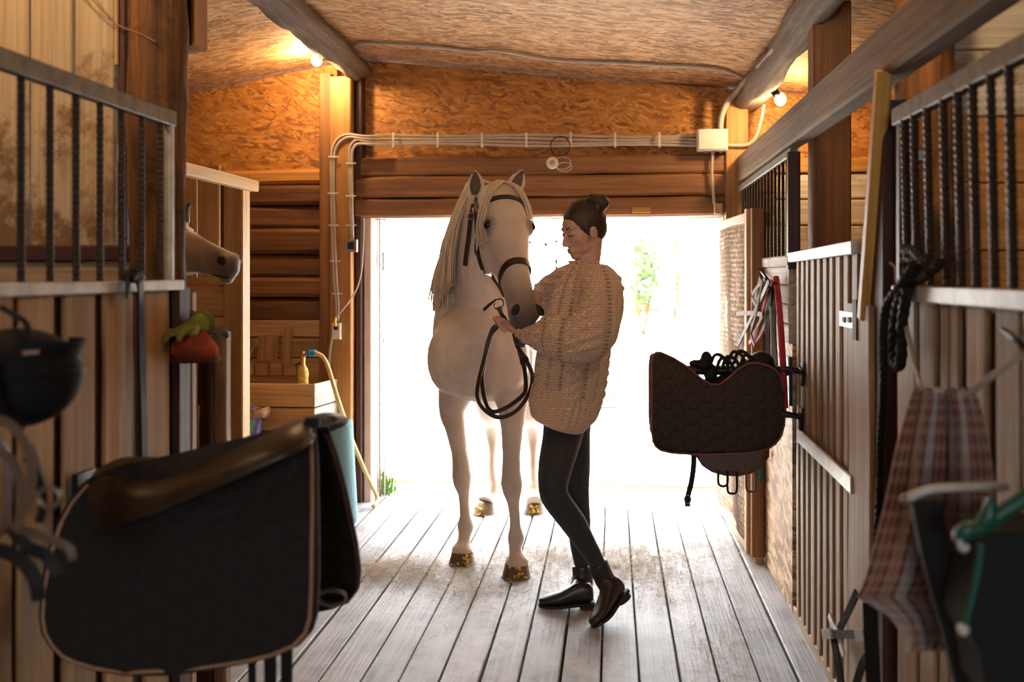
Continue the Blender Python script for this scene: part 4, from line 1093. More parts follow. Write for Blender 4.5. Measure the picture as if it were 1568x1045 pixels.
def eyelets(co):
    x, y, z = co[:, 0], co[:, 1], co[:, 2]
    axx = np.interp(z, [.75, .9, 1.1, 1.45], [P(853, 648, Y=4.2).x, P(870, 600, Y=4.2).x, P(880, 530, Y=4.2).x, P(896, 405, Y=4.2).x])
    fr_ = ((np.arctan2(y - 4.2, x - axx) * 6.5 / (2 * PI)) % 1)
    g_ = np.maximum(np.exp(-((fr_ - .18) / .035) ** 2), np.exp(-((fr_ - .82) / .035) ** 2))
    return g_ * (np.sin(z / .016 * 2 * PI) > -.2) * (z + .3 * (x - axx) > .91)
attr_mask(me, 'eyelet', eyelets)
from_world('sweater', me, M_knit, pe)

# leggings
mb = MB()
for L in (LN, LFR): leg(mb, L)
mb.ell(P(868, 618, Y=4.2), (.12, .16, .12))
from_world('leggings', remeshed(mb, .0075, smooth=3), M_legg, pe)

# ankle boots
def boot(ankle_top, ankle, heel, ball_, toe, up):
    b = MB(); ankle_top, ankle, heel, ball_, toe, up = map(V, (ankle_top, ankle, heel, ball_, toe, up))
    ax = (toe - heel).normalized(); u = (up - ax * up.dot(ax)).normalized(); s = ax.cross(u)
    L = (toe - heel).length
    def fr(t, hw, h, lift=0, drop=0):
        c = lerp(heel, ball_, t / .66) if t < .66 else lerp(ball_, toe, (t - .66) / .34)
        c = c + u * lift
        return [c + s * sp(math.cos(a), 2.6) * hw + u * ((sp(math.sin(a), 2.2) * h / 2) + h / 2) for a in np.linspace(0, 2 * PI, 18, endpoint=False)]
    b.rings([fr(-.02, .020, .05, .008), fr(.03, .030, .075, .004), fr(.15, .033, .09), fr(.30, .034, .085), fr(.45, .038, .068), fr(.60, .043, .054), (fr(.75, .043, .044)), fr(.88, .036, .036), fr(.97, .022, .028), fr(1.0, .010, .018)])
    b.tube(spline([ankle_top, lerp(ankle_top, ankle, .5), ankle, lerp(ankle, lerp(heel, ball_, .35) + u * .05, .8)], 4), [.043] * 5 + [.042] * 4 + [.040] * 4, 16)
    o = from_world('boot', remeshed(b, .005, smooth=4), M_boot, pe)
    m = MB(); rr = []
    for t, hw in ((-.03, .016), (0, .030), (.15, .034), (.3, .034), (.45, .039), (.6, .0445), (.75, .0445), (.88, .037), (.98, .022), (1.01, .008)):
        c = lerp(heel, ball_, t / .66) if t < .66 else lerp(ball_, toe, (t - .66) / .34)
        rr.append([c - s * hw - u * .008, c + s * hw - u * .008, c + s * hw + u * .003, c - s * hw + u * .003])
    m.rings(rr); m.build('sole', M_sole, o)
    m = MB(); rr = []
    for h, k in ((0.0, 1.0), (-.022, .93)):
        for_ = []
        for a in np.linspace(0, 2 * PI, 16, endpoint=False):
            for_.append(lerp(heel, ball_, .16) + ax * math.cos(a) * .036 * k + s * math.sin(a) * .031 * k + u * (h - .006))
        rr.append(for_)
    m.rings(rr); m.build('heel', M_sole, o)
    return o
# standing foot, flat on the floor
t0 = P(825, 926, Z=.012); h0 = P(908, 922, Z=.030)
boot(P(891, 866, Y=4.24), P(893, 893, Y=4.235), h0, lerp(h0, t0, .66) - V((0, 0, .004)), t0, (0, 0, 1))
# stepping foot, up on its toes
t1 = P(909, 960, Z=.012); h1 = P(956, 905, Y=4.10)
boot(P(914, 862, Y=4.075), P(927, 890, Y=4.085), h1, V((lerp(h1, t1, .68).x, lerp(h1, t1, .68).y, .028)), t1, (-.72, -.30, .62))

# ================================================================ cloth sheets, saddles, tack
def sheet(name, rows, Yf, mat, parent, thick=.012, n=18, fold=None, smooth=True, cols=False):
    """a hanging cloth: rows of (photo y, left px, right px); Yf gives each point its distance; u,v stored as UV"""
    fr = []; uv = []
    for i, (a, b, c) in enumerate(rows):
        r = []
        for j in range(n + 1):
            t = j / n
            px, py = (lerp(b, c, t), a) if not cols else (a, lerp(b, c, t))
            Y = Yf(px, py) + (fold(t, i / (len(rows) - 1)) if fold else 0)
            r.append(P(px, py, Y=Y)); uv.append((t, i / (len(rows) - 1)))
        fr.append(r)
    k = len(rows); w = n + 1
    vs = [p for r in fr for p in r]; bk = []
    for i in range(k):
        for j in range(w):
            a = fr[max(i - 1, 0)][j]; b = fr[min(i + 1, k - 1)][j]; c = fr[i][max(j - 1, 0)]; d = fr[i][min(j + 1, n)]
            nn = (b - a).cross(d - c); nn = nn.normalized() if nn.length > 1e-9 else V((0, 1, 0))
            if nn.y < 0: nn = -nn
            bk.append(fr[i][j] + nn * thick)
    N = len(vs); f = []
    for i in range(k - 1):
        for j in range(n):
            q = i * w + j
            f.append((q, q + 1, q + w + 1, q + w)); f.append((N + q, N + q + w, N + q + w + 1, N + q + 1))
    for j in range(n):
        f.append((j, N + j, N + j + 1, j + 1)); q = (k - 1) * w + j; f.append((q, q + 1, N + q + 1, N + q))
    for i in range(k - 1):
        q = i * w; f.append((q, q + w, N + q + w, N + q)); q = i * w + n; f.append((q, N + q, N + q + w, q + w))
    m = MB(); m.add(vs + bk, f)
    o = m.build(name, mat, parent, smooth=smooth)
    ul = o.data.uv_layers.new(name='UVMap'); uvs = uv + uv
    for lp_ in o.data.loops: ul.data[lp_.index].uv = uvs[lp_.vertex_index]
    return o, fr
def quilt(name, col, pitch=.052, strength=.8):
    """rounded hexagon quilting from three crossing waves"""
    t = NT(name); x = t.n('SeparateXYZ', {0: t.n('TexCoord').outputs['Object']}).outputs
    k = 2 * PI / pitch * 1.1547
    tot = None
    for an in (0, 2 * PI / 3, 4 * PI / 3):
        ph = t.math('ADD', t.math('MULTIPLY', x[0], k * math.cos(an)), t.math('MULTIPLY', x[2], k * math.sin(an)))
        c = t.math('COSINE', ph); tot = c if tot is None else t.math('ADD', tot, c)
    h = t.n('MapRange', {0: tot, 1: -1.5, 2: .6}, interpolation_type='SMOOTHSTEP').outputs[0]
    n = t.n('TexNoise', {'Vector': t.coords(), 'Scale': 120, 'Detail': 3}).outputs[0]
    t.bump(t.math('ADD', h, t.math('MULTIPLY', n, .12)), strength, .010)
    return t.done(t.mix(n, tuple(c * .7 for c in col), tuple(c * 1.3 for c in col)), .9)
M_pad = quilt('black_quilt', (.012, .009, .008), .06, .5)
M_pad2 = quilt('brown_quilt', (.030, .019, .013), .060)
M_lining = plain('maroon_lining', (.16, .05, .04), .8)
M_pipe = plain('tan_piping', (.36, .20, .11), .6)
M_sad = leather('saddle_leather', (.034, .020, .012), .36)
M_sadb = leather('black_leather', (.010, .008, .007), .6, spec=.2)
M_brown = leather('brown_leather', (.10, .045, .028), .45)
M_tan = leather('tan_strap', (.13, .075, .045), .8)

# ---------------------------------------------------------------- saddle and pad in the left foreground
YS = 2.16
rk = thing('saddle_rack', (LX, YS, .9), 'wall rack arm under the big dark saddle in the left foreground', 'rack')
MB().tube([(-1.19, YS, .90), (-.70, YS, .90)], .022, 12).build('arm', M_blackm, rk, smooth='auto')
MB().box((-1.195, YS, .85), (.014, .08, .2)).build('wall_plate', M_blackm, rk)
MB().tube([(-1.19, YS, .77), (-.95, YS, .89)], .012, 8).build('strut', M_blackm, rk, smooth='auto')
sp_ = thing('saddle_pad', (-.85, YS, .6), 'black quilted saddle pad with tan piping under the left foreground saddle', 'saddle pad')
Yn = lambda px, py: lerp(2.13, 1.98, min(1, max(0, (py - 640) / 170)))
rows = [(645, 466, 480), (662, 405, 482), (690, 290, 484), (712, 190, 485), (735, 132, 485), (765, 106, 486), (800, 87, 486), (850, 71, 486), (900, 62, 486), (945, 59, 484), (970, 63, 477), (990, 74, 458), (1005, 88, 425), (1016, 106, 385), (1027, 140, 325), (1036, 190, 260)]
near, fr = sheet('near_panel', rows, Yn, M_pad, sp_, thick=.022, n=26, fold=lambda t, v: -.012 * math.sin(t * PI) * v)
edge = [r[-1] for r in fr] + [fr[-1][j] for j in range(25, 0, -1)] + [r[0] for r in reversed(fr[4:])]
off = V((0, -.004, 0)); ctr = sum(edge, V((0, 0, 0))) / len(edge)
MB().tube([p + off + (ctr - p).normalized() * .012 for p in edge], .0045, 6).build('piping', M_pipe, near, smooth=True)
Yfar = lambda px, py: lerp(2.23, 2.41, min(1, max(0, (py - 640) / 260)))
rows = [(648, 476, 487), (670, 440, 503), (700, 400, 514), (740, 350, 525), (790, 300, 536), (840, 300, 546), (880, 300, 551), (905, 300, 548), (922, 300, 535), (932, 300, 510), (938, 300, 480)]
farp, fr2 = sheet('far_panel', rows, Yfar, M_pad, sp_, thick=.02, n=10)
MB().tube([r[-1] + V((-.003, -.003, 0)) for r in fr2], .0028, 6).build('piping', M_lining, farp, smooth=True)
MB().strap(spline([P(478, 648, Y=2.09), P(482, 645, Y=2.16), P(488, 650, Y=2.24)], 4), (0, 0, 1), .03, .02).build('spine_band', M_pad, sp_)

sd = thing('saddle', (-.85, YS, 1.0), 'dark brown leather riding saddle resting in the left foreground', 'saddle')
stn = [(480, 641, 664, .05), (476, 637, 676, .10), (452, 643, 693, .15), (400, 667, 716, .17), (350, 689, 738, .165), (300, 706, 760, .15), (260, 715, 777, .14), (230, 712, 788, .135), (200, 704, 797, .13), (178, 703, 803, .125), (160, 713, 803, .115), (148, 734, 797, .10), (141, 757, 785, .06)]
rings = []
for px, yt, yb, hw in stn:
    hw = hw + .055
    top = P(px, yt, Y=YS); bt = P(px, yb, Y=YS - hw)
    ring = []
    for j in range(13):
        a = PI * j / 12
        ring.append(V((lerp(bt.x, top.x, math.sin(a)), YS - math.cos(a) * hw, bt.z + (top.z - bt.z) * math.sin(a) ** .8)))
    for j in range(12, -1, -1):
        a = PI * j / 12
        ring.append(V((lerp(bt.x, top.x, math.sin(a)), YS - math.cos(a) * hw * .86, bt.z - .004 + (top.z - bt.z - .022) * math.sin(a) ** .8)))
    rings.append(ring)
seat = MB().rings(rings).build('seat', M_sad, sd, smooth='auto')
MB().tube(spline([P(px, yb - 2, Y=YS - hw - .059) for px, yt, yb, hw in stn[1:]], 3), .0055, 8).build('welt', M_sad, seat, smooth=True)
for px, w in ((386, .016), (414, .026), (439, .024)):
    a = P(px, 985, Y=2.03)
    MB().strap([a, a - V((0, 0, .08)), a - V((.004, 0, .22))], (0, -1, 0), w, .005).build('girth_strap', M_sadb, sd)
c = P(508, 915, Y=2.33)
MB().tube([c + V((math.cos(a) * .035, 0, math.sin(a) * .018)) for a in np.linspace(0, 2 * PI, 18, endpoint=False)], .006, 8, closed=True).build('stirrup_iron', M_bit, sd, smooth=True)

# ---------------------------------------------------------------- helmet hanging upside down
hl = thing('riding_helmet', P(30, 660, Y=1.62), 'black riding helmet hanging upside down at the left edge', 'helmet')
hc = P(28, 572, Y=1.62); prof = []
M_helm = plain('helmet_velvet', (.007, .006, .008), .8, var=.3, scale=60, **{'Specular IOR Level': .25})
m = MB(); rings = []
for i in range(25):
    th = PI * i / 24; z = -math.cos(th) * (.092 if th < PI / 2 else .078); rr = max(math.sin(th), .01) 
    rings.append([hc + V((math.cos(2 * PI * j / 28) * rr * .107, math.sin(2 * PI * j / 28) * rr * .092, z)) for j in range(28)])
m.rings(rings).build('shell', M_helm, hl, smooth=True)
pk = [hc + V((math.cos(a) * .100, math.sin(a) * .086, .030)) for a in np.linspace(-1.1, 1.1, 11)]
m = MB(); o2 = [p + V(((p - hc).x, (p - hc).y, 0)).normalized() * .012 * math.sin((i + .5) / 11 * PI) + V((0, 0, .022)) for i, p in enumerate(pk)]
m.rings([[a, b, b + V((0, 0, .006)), a + V((0, 0, .006))] for a, b in zip(pk, o2)]).build('peak', M_helm, hl)
MB().tube([hc + V((math.cos(2 * PI * j / 28) * .1065, math.sin(2 * PI * j / 28) * .092, .004)) for j in range(28)], .005, 8, closed=True).build('band', M_sadb, hl, smooth=True)
MB().tube([hc + V((0, 0, -.089)), hc + V((0, 0, -.098))], [.012, .010], 12).build('top_button', M_helm, hl, smooth='auto')
MB().strap(spline([hc + V((.06, -.06, .02)), P(42, 500, Y=1.56), P(24, 484, Y=1.56), P(0, 470, Y=1.56)], 5), (0, -1, .2), .009, .004).build('chin_strap', M_sadb, hl)
MB().strap([P(35, 541, Y=1.535), P(48, 540, Y=1.535), P(60, 539, Y=1.54)], (0, -1, .1), .006, .003).build('badge', M_pipe, hl)

# bundle of bridle straps at the left edge
bs = thing('strap_bundle', P(40, 860, Y=1.48), 'bundle of looped brown bridle straps hanging at the left edge below the helmet', 'straps')
loops = [([(-20, 640), (15, 650), (38, 680), (48, 720), (45, 760), (32, 790)], M_tan, .014), ([(-20, 690), (12, 700), (30, 735), (34, 775), (24, 812)], M_tan, .014), ([(-20, 660), (5, 690), (12, 740), (8, 800), (-15, 830)], M_brown, .012), ([(40, 700), (58, 730), (66, 770), (60, 800)], M_sadb, .014),
         ([(48, 680), (60, 720), (70, 760)], M_tan, .007), ([(-20, 815), (30, 812), (70, 824), (105, 840), (111, 858)], M_brown, .013), ([(-20, 840), (20, 850), (50, 880), (60, 920)], M_sadb, .022), ([(20, 812), (45, 840), (70, 850), (90, 880)], M_sadb, .020)]
for k, (pp, mt, w) in enumerate(loops):
    MB().strap(spline([P(a, b, Y=1.46 + .015 * k) for a, b in pp], 6), (.5, -1, 0), w, .006).build('strap', mt, bs)
c = P(75, 762, Y=1.47)
MB().tube([c + V((math.cos(a) * .018, 0, math.sin(a) * .015)) for a in np.linspace(0, 2 * PI, 16, endpoint=False)], .004, 6, closed=True).build('ring', M_bit, bs, smooth=True)
MB().tube([P(-15, 640, Y=1.48), P(-15, 560, Y=1.50)], .006, 8).build('hanging_hook', M_blackm, bs)

# black lead knotted on the left rail
bk = thing('black_lead', (LX + .03, 2.43, .9), 'black webbing lead knotted over the left rail and hanging straight down', 'lead rope')
kx = LX + .04
m = MB()
for k in range(5):
    c = P(198 + k * 3, 425 - (k % 2) * 6, X=kx); m.ell(c, (.018, .02, .015))
from_world('knot', remeshed(m, .004, 2), M_sadb, bk)
MB().strap(spline([P(197, 425, X=kx), P(196, 440, X=kx + .01), P(196, 452, X=kx)], 3), (1, 0, 0), .020, .005).build('short_end', M_sadb, bk)
MB().strap(spline([P(205, 424, X=kx), P(214, 432, X=kx + .015), P(216, 470, X=kx), P(217, 560, X=kx), P(220, 640, X=kx), P(221, 712, X=kx)], 5), (1, 0, 0), .030, .005).build('long_end', M_sadb, bk)

# ---------------------------------------------------------------- saddle on the right wall
YR_ = 4.10
rk = thing('saddle_rack', (RX, YR_ + .1, .95), 'wall rack arm carrying the saddle on the right wall', 'rack')
MB().tube([(.735, YR_ + .10, 1.0), (.22, YR_ + .10, 1.0)], .02, 12).build('arm', M_blackm, rk, smooth='auto')
MB().box((.73, YR_ + .10, .96), (.014, .08, .2)).build('wall_plate', M_blackm, rk)
sp_ = thing('saddle_pad', (.43, YR_, .7), 'brown hexagon quilted saddle pad with maroon edge on the right wall rack', 'saddle pad')
colr = [(998, 556, 660), (1000, 546, 676), (1004, 540, 684), (1012, 540, 690), (1030, 548, 694), (1048, 559, 695), (1062, 570, 696), (1075, 581, 696), (1088, 589, 696), (1102, 589, 696), (1115, 580, 695), (1130, 566, 695), (1145, 557, 694), (1160, 556, 692), (1175, 560, 688), (1187, 566, 680), (1196, 578, 668), (1201, 600, 650)]
Yp_ = lambda px, py: YR_ - .02 - .05 * math.sin(min(1, max(0, (py - 540) / 160)) * PI)
near, fr = sheet('near_panel', colr, Yp_, M_pad2, sp_, thick=.02, n=14, cols=True)
edge = [r[0] for r in fr[::-1]] + [p for p in fr[0][1:-1]] + [r[-1] for r in fr]
MB().tube([p + V((0, -.003, 0)) for p in edge], .0045, 6).build('edging', M_lining, near, smooth=True)
colr = [(993, 560, 640), (995, 545, 660), (1000, 541, 672), (1012, 545, 680), (1100, 600, 690), (1180, 580, 680)]
sheet('far_panel', colr, lambda px, py: YR_ + .20, M_lining, sp_, thick=.02, n=8, cols=True)
sd = thing('saddle', (.45, YR_ + .1, .9), 'dark saddle upturned on the right wall rack with girth straps dangling', 'saddle')
m = MB()
for (a, b, c, r) in ((1110, 620, 4.2, (.20, .10, .12)), (1150, 570, 4.15, (.08, .08, .05)), (1165, 560, 4.18, (.06, .07, .06)), (1125, 575, 4.2, (.05, .06, .04)), (1090, 600, 4.2, (.10, .08, .05))): m.ell(P(a, b, Y=c), r)
from_world('tree', remeshed(m, .012, 4), M_sadb, sd)
colr = [(1066, 690, 700), (1075, 688, 714), (1090, 686, 724), (1110, 685, 729), (1130, 685, 730), (1150, 685, 726), (1165, 686, 716), (1178, 688, 700)]
sheet('flap', colr, lambda px, py: YR_ + .07, M_brown, sd, thick=.05, n=6, cols=True)
for k in range(7):
    m = MB(); a = P(1095 + k * 9, 548 + 6 * math.sin(k * 1.3), Y=4.14); m.tube(spline([a + V((-.02, 0, -.04)), a + V((.0, 0, .012)), a + V((.04, .0, -.006)), a + V((.06, 0, -.07))], 4), .007, 6)
    m.build('billet_strap', M_sadb, sd, smooth=True)
c = P(1077, 560, Y=4.12); m = MB()
m.ell(c, (.035, .04, .02)); m.ell(c + V((.012, 0, .03)), (.024, .03, .03)); m.ell(c + V((-.03, 0, .008)), (.03, .03, .016)); m.ell(c + V((.03, .01, -.03)), (.03, .03, .04))
from_world('stirrup', remeshed(m, .006, 3), M_sadb, sd)
MB().strap(spline([P(1062, 692, Y=4.12), P(1062, 715, Y=4.11), P(1058, 742, Y=4.10), P(1053, 762, Y=4.10), P(1053, 776, Y=4.10)], 4), (0, -1, 0), .022, .005).build('girth_strap', M_sadb, sd)
MB().tube([P(1053, 765, Y=4.10) + V((math.cos(a) * .012, 0, math.sin(a) * .018)) for a in np.linspace(0, 2 * PI, 14, endpoint=False)], .0035, 6, closed=True).build('buckle', M_bit, sd, smooth=True)
for px, y0, y1 in ((1107, 722, 745), (1121, 722, 756), (1150, 715, 753)):
    a, b = P(px, y0, Y=4.13), P(px, y1, Y=4.13); w = .018; L = abs(a.z - b.z)
    MB().strap(spline([a + V((-w, 0, 0)), V((a.x - w, a.y, b.z + .012)), V((a.x, a.y, b.z)), V((a.x + w, a.y, b.z + .012)), a + V((w, 0, 0))], 5), (0, -1, 0), .009, .006).build('girth_loop', M_tan if px == 1150 else M_sadb, sd)

# bundle of halters and red ropes above it
tb = thing('halter_bundle', P(1175, 425, Y=4.25), 'bundle of worn halters, tan straps and red ropes hung above the right saddle', 'halters')
M_red = plain('red_rope', (.42, .02, .022), .7, var=.25, scale=80)
M_dred = plain('faded_red_webbing', (.22, .045, .045), .75, var=.3, scale=50)
M_green = plain('green_cord', (.02, .13, .07), .6)
X0 = .715
def hang(nm, pp, mt, w, flat=True, X=X0, d=0):
    pts = spline([P(a, b, X=X - d) for a, b in pp], 5)
    if flat: MB().strap(pts, (-1, -.5, 0), w, .006).build(nm, mt, tb)
    else: MB().tube(pts, w, 8).build(nm, mt, tb, smooth=True)
hang('hook', [(1160, 410), (1168, 418), (1175, 428)], M_blackm, .008, False)
hang('red_rope', [(1188, 425), (1193, 470), (1198, 540), (1201, 600), (1202, 625)], M_red, .014, False, d=.01)
hang('snap_hook', [(1202, 625), (1201, 640), (1200, 650)], M_bit, .006, False, d=.01)
hang('red_rope', [(1182, 430), (1170, 500), (1150, 530), (1128, 555)], M_dred, .020, d=.03)
hang('red_rope', [(1176, 440), (1160, 505), (1140, 535)], M_red, .018, d=.045)
hang('dark_strap', [(1178, 430), (1162, 465), (1142, 505), (1130, 530), (1128, 550)], M_sadb, .020, d=.06)
hang('dark_strap', [(1186, 432), (1185, 500), (1188, 560), (1190, 600)], M_sadb, .026, d=.02)
hang('dark_strap', [(1180, 440), (1176, 500), (1176, 560)], M_sadb, .03, d=.035)
hang('tan_strap', [(1165, 425), (1160, 445), (1155, 465), (1165, 450), (1170, 428)], M_tan, .022, d=.05)
hang('tan_strap', [(1168, 430), (1158, 480), (1150, 510), (1156, 530)], M_tan, .014, d=.065)
hang('tan_strap', [(1172, 428), (1160, 440), (1152, 455), (1160, 470)], M_tan, .018, d=.055)
hang('padded_noseband', [(1122, 483), (1135, 480), (1152, 480), (1168, 482)], M_tan, .022, d=.06)
hang('tan_strap', [(1170, 480), (1160, 500), (1150, 520)], M_tan, .016, d=.05)
hang('grey_cord', [(1180, 470), (1182, 540), (1178, 590)], M_grey, .005, False, d=.05)
hang('green_cord', [(1163, 700), (1164, 720), (1163, 740)], M_green, .012, False, d=.0)
hang('red_rope', [(1172, 690), (1170, 700)], M_red, .014, False)

# ---------------------------------------------------------------- right foreground: black rope, blanket, racks, halter
rb = thing('black_rope', P(1370, 560, X=.70), 'thick black braided rope knotted round the bars of the nearest right stall', 'rope')
def braid(nm, pp, r, X=.70, parent=rb, mat=M_sadb):
    pts = spline([P(a, b, X=X) for a, b in pp], 10); m = MB()
    f = frames(pts)
    for k in range(3):
        ph = k * 2 * PI / 3; acc = 0; q = []
        for i, (p, (t, u, w)) in enumerate(zip(pts, f)):
            if i: acc += (p - pts[i - 1]).length
            a = ph + acc / (r * 6) * 2 * PI
            q.append(p + (u * math.cos(a) + w * math.sin(a)) * r * .5)
        m.tube(q, r * .62, 6)
    m.build(nm, mat, parent, smooth=True)
braid('rope_end', [(1398, 405), (1375, 440), (1356, 470), (1352, 520), (1352, 600), (1348, 700), (1346, 780), (1342, 832)], .010, X=.69)
braid('rope_loop', [(1400, 410), (1380, 450), (1370, 500), (1368, 545), (1374, 562), (1380, 548), (1382, 490), (1390, 440)], .013, X=.70)
braid('rope_loop', [(1404, 412), (1390, 445), (1376, 480), (1374, 530)], .014, X=.71)
braid('rope_knot', [(1385, 382), (1400, 385), (1415, 398), (1425, 412), (1410, 425), (1392, 415), (1385, 400), (1402, 398), (1418, 408), (1400, 430)], .013, X=.715)
braid('rope_knot', [(1440, 402), (1432, 410), (1420, 418), (1405, 425), (1390, 440)], .012, X=.72)
MB().tube(spline([P(1362, 402, X=.69), P(1370, 410, X=.70), P(1372, 430, X=.70), P(1380, 440, X=.70)], 4), .003, 5).build('twine', M_pipe, rb)

def plaidmat():
    t = NT('plaid_wool'); uv = t.n('TexCoord').outputs['UV']; s = t.n('SeparateXYZ', {0: uv}).outputs
    def band(v, f, lo, hi): 
        x = t.math('FRACT', t.math('MULTIPLY', v, f)); return t.math('MULTIPLY', t.math('GREATER_THAN', x, lo), t.math('LESS_THAN', x, hi))
    base = (.30, .115, .085); col = base
    a = band(s[0], 15, .0, .45); b = band(s[1], 22, .0, .45)
    col = t.mix(t.math('MULTIPLY', a, .55), (.24, .10, .065), (.075, .018, .016)); col = t.mix(t.math('MULTIPLY', b, .55), col, (.075, .018, .016))
    c = band(s[0], 15, .64, .82); d = band(s[1], 22, .66, .80)
    col = t.mix(t.math('MULTIPLY', c, .55), col, (.32, .215, .15)); col = t.mix(t.math('MULTIPLY', d, .55), col, (.32, .215, .15))
    n = t.n('TexNoise', {'Vector': t.coords(), 'Scale': 260, 'Detail': 2}).outputs[0]; t.bump(n, .5, .004)
    return t.done(col, .95, **{'Sheen Weight': .5, 'Sheen Roughness': .5})
bl = thing('plaid_blanket', P(1430, 1000, Y=1.94), 'red and cream plaid wool blanket slung over a line in the right foreground', 'blanket')
rows = [(595, 1404, 1478), (606, 1399, 1492), (630, 1392, 1500), (660, 1383, 1506), (700, 1373, 1512), (740, 1365, 1516), (780, 1356, 1517), (820, 1345, 1516), (860, 1334, 1512), (895, 1322, 1508), (915, 1312, 1500), (925, 1330, 1495), (945, 1360, 1488), (975, 1384, 1472), (998, 1392, 1455)]
sheet('cloth', rows, lambda px, py: 1.95 - .04 * (py - 600) / 400, plaidmat(), bl, thick=.008, n=40, fold=lambda t, v: (.022 + .022 * v) * math.sin(t * 15 + v * 1.5) + .012 * math.sin(t * 31 + 2))
wl_ = thing('blanket_line', P(1480, 560, Y=1.94), 'pale rope line tied to the right rail that carries the plaid blanket', 'rope')
MB().tube(spline([P(1381, 466, X=.725), P(1392, 520, X=.70), P(1404, 570, X=.68), P(1409, 594, Y=1.95)], 4), .0055, 8).build('short_run', plain('pale_rope', (.36, .30, .22), .8), wl_, smooth=True)
MB().tube([P(1409, 594, Y=1.958), P(1440, 600, Y=1.958), P(1482, 604, Y=1.952)], .0055, 8).build('top_run', M_grey, wl_, smooth=True)
MB().tube([P(1482, 604, Y=1.95), P(1530, 568, X=.72), P(1600, 515, X=.735)], .0075, 8).build('long_run', M_grey, wl_, smooth=True)
MB().tube([P(1536, 505, X=.735), P(1552, 518, X=.72), P(1580, 540, X=.72)], .006, 8).build('wire_hook', M_blackm, wl_, smooth=True)

wr_ = thing('saddle_rack', P(1440, 1040, Y=1.70), 'empty rack with a pale metal arm and black bracket in front of the plaid blanket', 'rack')
MB().tube(spline([P(1389, 765, Y=1.70), P(1412, 753, Y=1.69), P(1445, 748, Y=1.69), P(1500, 746, Y=1.69), P(1540, 746, Y=1.71)], 4), [.008] * 4 + [.007] * 13, 10).build('arm', M_whitemet, wr_, smooth=True)
MB().ell(P(1389, 765, Y=1.70), (.010, .010, .010)).build('arm_tip', M_bit, wr_, smooth=True)
sheet('bracket', [(766, 1396, 1440), (800, 1402, 1448), (850, 1412, 1460), (900, 1425, 1475), (950, 1440, 1490), (1000, 1452, 1505), (1060, 1466, 1520)], lambda px, py: 1.715, M_sadb, wr_, thick=.02, n=4, smooth=False)
gr = thing('plastic_rack', P(1540, 1040, Y=1.55), 'dark green plastic bin rack at the bottom right edge', 'rack')
M_grn = plain('dark_green_plastic', (.010, .085, .060), .35, var=.2)
M_grnb = plain('black_green_plastic', (.004, .007, .007), .85)
sheet('body', [(815, 1512, 1620), (850, 1506, 1620), (900, 1497, 1620), (940, 1486, 1620), (965, 1484, 1620), (1000, 1500, 1620), (1070, 1512, 1620)], lambda px, py: 1.58, M_grnb, gr, thick=.12, n=6, smooth=False)
MB().tube(spline([P(1472, 826, Y=1.56), P(1476, 814, Y=1.55), P(1500, 808, Y=1.55), P(1535, 785, Y=1.55), P(1600, 745, Y=1.55)], 5), .012, 10).build('rim', M_grn, gr, smooth=True)
MB().tube(spline([P(1502, 835, Y=1.55), P(1498, 870, Y=1.55), P(1486, 925, Y=1.55), P(1475, 964, Y=1.55)], 5), [.006] * 16, 8).build('side_rib', M_grn, gr, smooth=True)
MB().ell(P(1475, 964, Y=1.55), (.009, .009, .010)).build('rib_tip', M_whitemet, gr, smooth=True)
MB().tube(spline([P(1500, 800, Y=1.54), P(1512, 795, Y=1.54), P(1516, 775, Y=1.54), P(1519, 762, Y=1.54)], 4), [.008, .009, .010, .011, .012, .012, .011, .010, .009, .008, .007, .006, .005], 10).build('handle', M_grn, gr, smooth=True)
MB().tube(spline([P(1470, 822, Y=1.55), P(1471, 838, Y=1.55), P(1477, 842, Y=1.55), P(1481, 835, Y=1.55)], 4), .005, 8).build('hook', M_whitemet, gr, smooth=True)

ht = thing('black_halter', P(1310, 1040, X=.69), 'black halter with metal squares hanging low under the plaid blanket', 'halter')
def hs(nm, pp, mt, w, X=.69, t=.006): MB().strap(spline([P(a, b, X=X) for a, b in pp], 5), (-1, -.6, .1), w, t).build(nm, mt, ht)
hs('strap', [(1312, 908), (1300, 935), (1285, 965)], M_sadb, .022); hs('strap', [(1276, 975), (1282, 1010), (1290, 1060)], M_sadb, .026)
hs('strap', [(1262, 971), (1300, 972), (1328, 973)], M_sadb, .024, X=.68); hs('strap', [(1332, 925), (1334, 980), (1338, 1060)], M_sadb, .045, X=.67)
hs('strap', [(1340, 1000), (1322, 1015), (1308, 1060)], M_sadb, .024, X=.68)
hs('metal_keeper', [(1261, 971), (1274, 971)], M_bit, .030, X=.675, t=.012); hs('metal_keeper', [(1312, 973), (1325, 973)], M_bit, .030, X=.672, t=.012)
hs('white_tag', [(1270, 942), (1276, 958), (1284, 968)], M_whitemet, .018, X=.70); hs('white_tag', [(1284, 975), (1288, 990), (1292, 1005)], M_whitemet, .014, X=.70)

tw = thing('hanging_twine', P(180, 30, Y=2.74), 'thin pale twine slung across the cream boards to the left log post', 'twine')
MB().tube(spline([P(112, -20, Y=2.80), P(140, 12, Y=2.80), P(180, 38, Y=2.79), P(215, 52, Y=2.74), P(238, 64, Y=2.72)], 5), .002, 5).build('strand', M_pipe, tw, smooth=True)
MB().tube(spline([P(126, -20, Y=2.80), P(150, 10, Y=2.80), P(168, 28, Y=2.79)], 5), .002, 5).build('strand', M_pipe, tw, smooth=True)

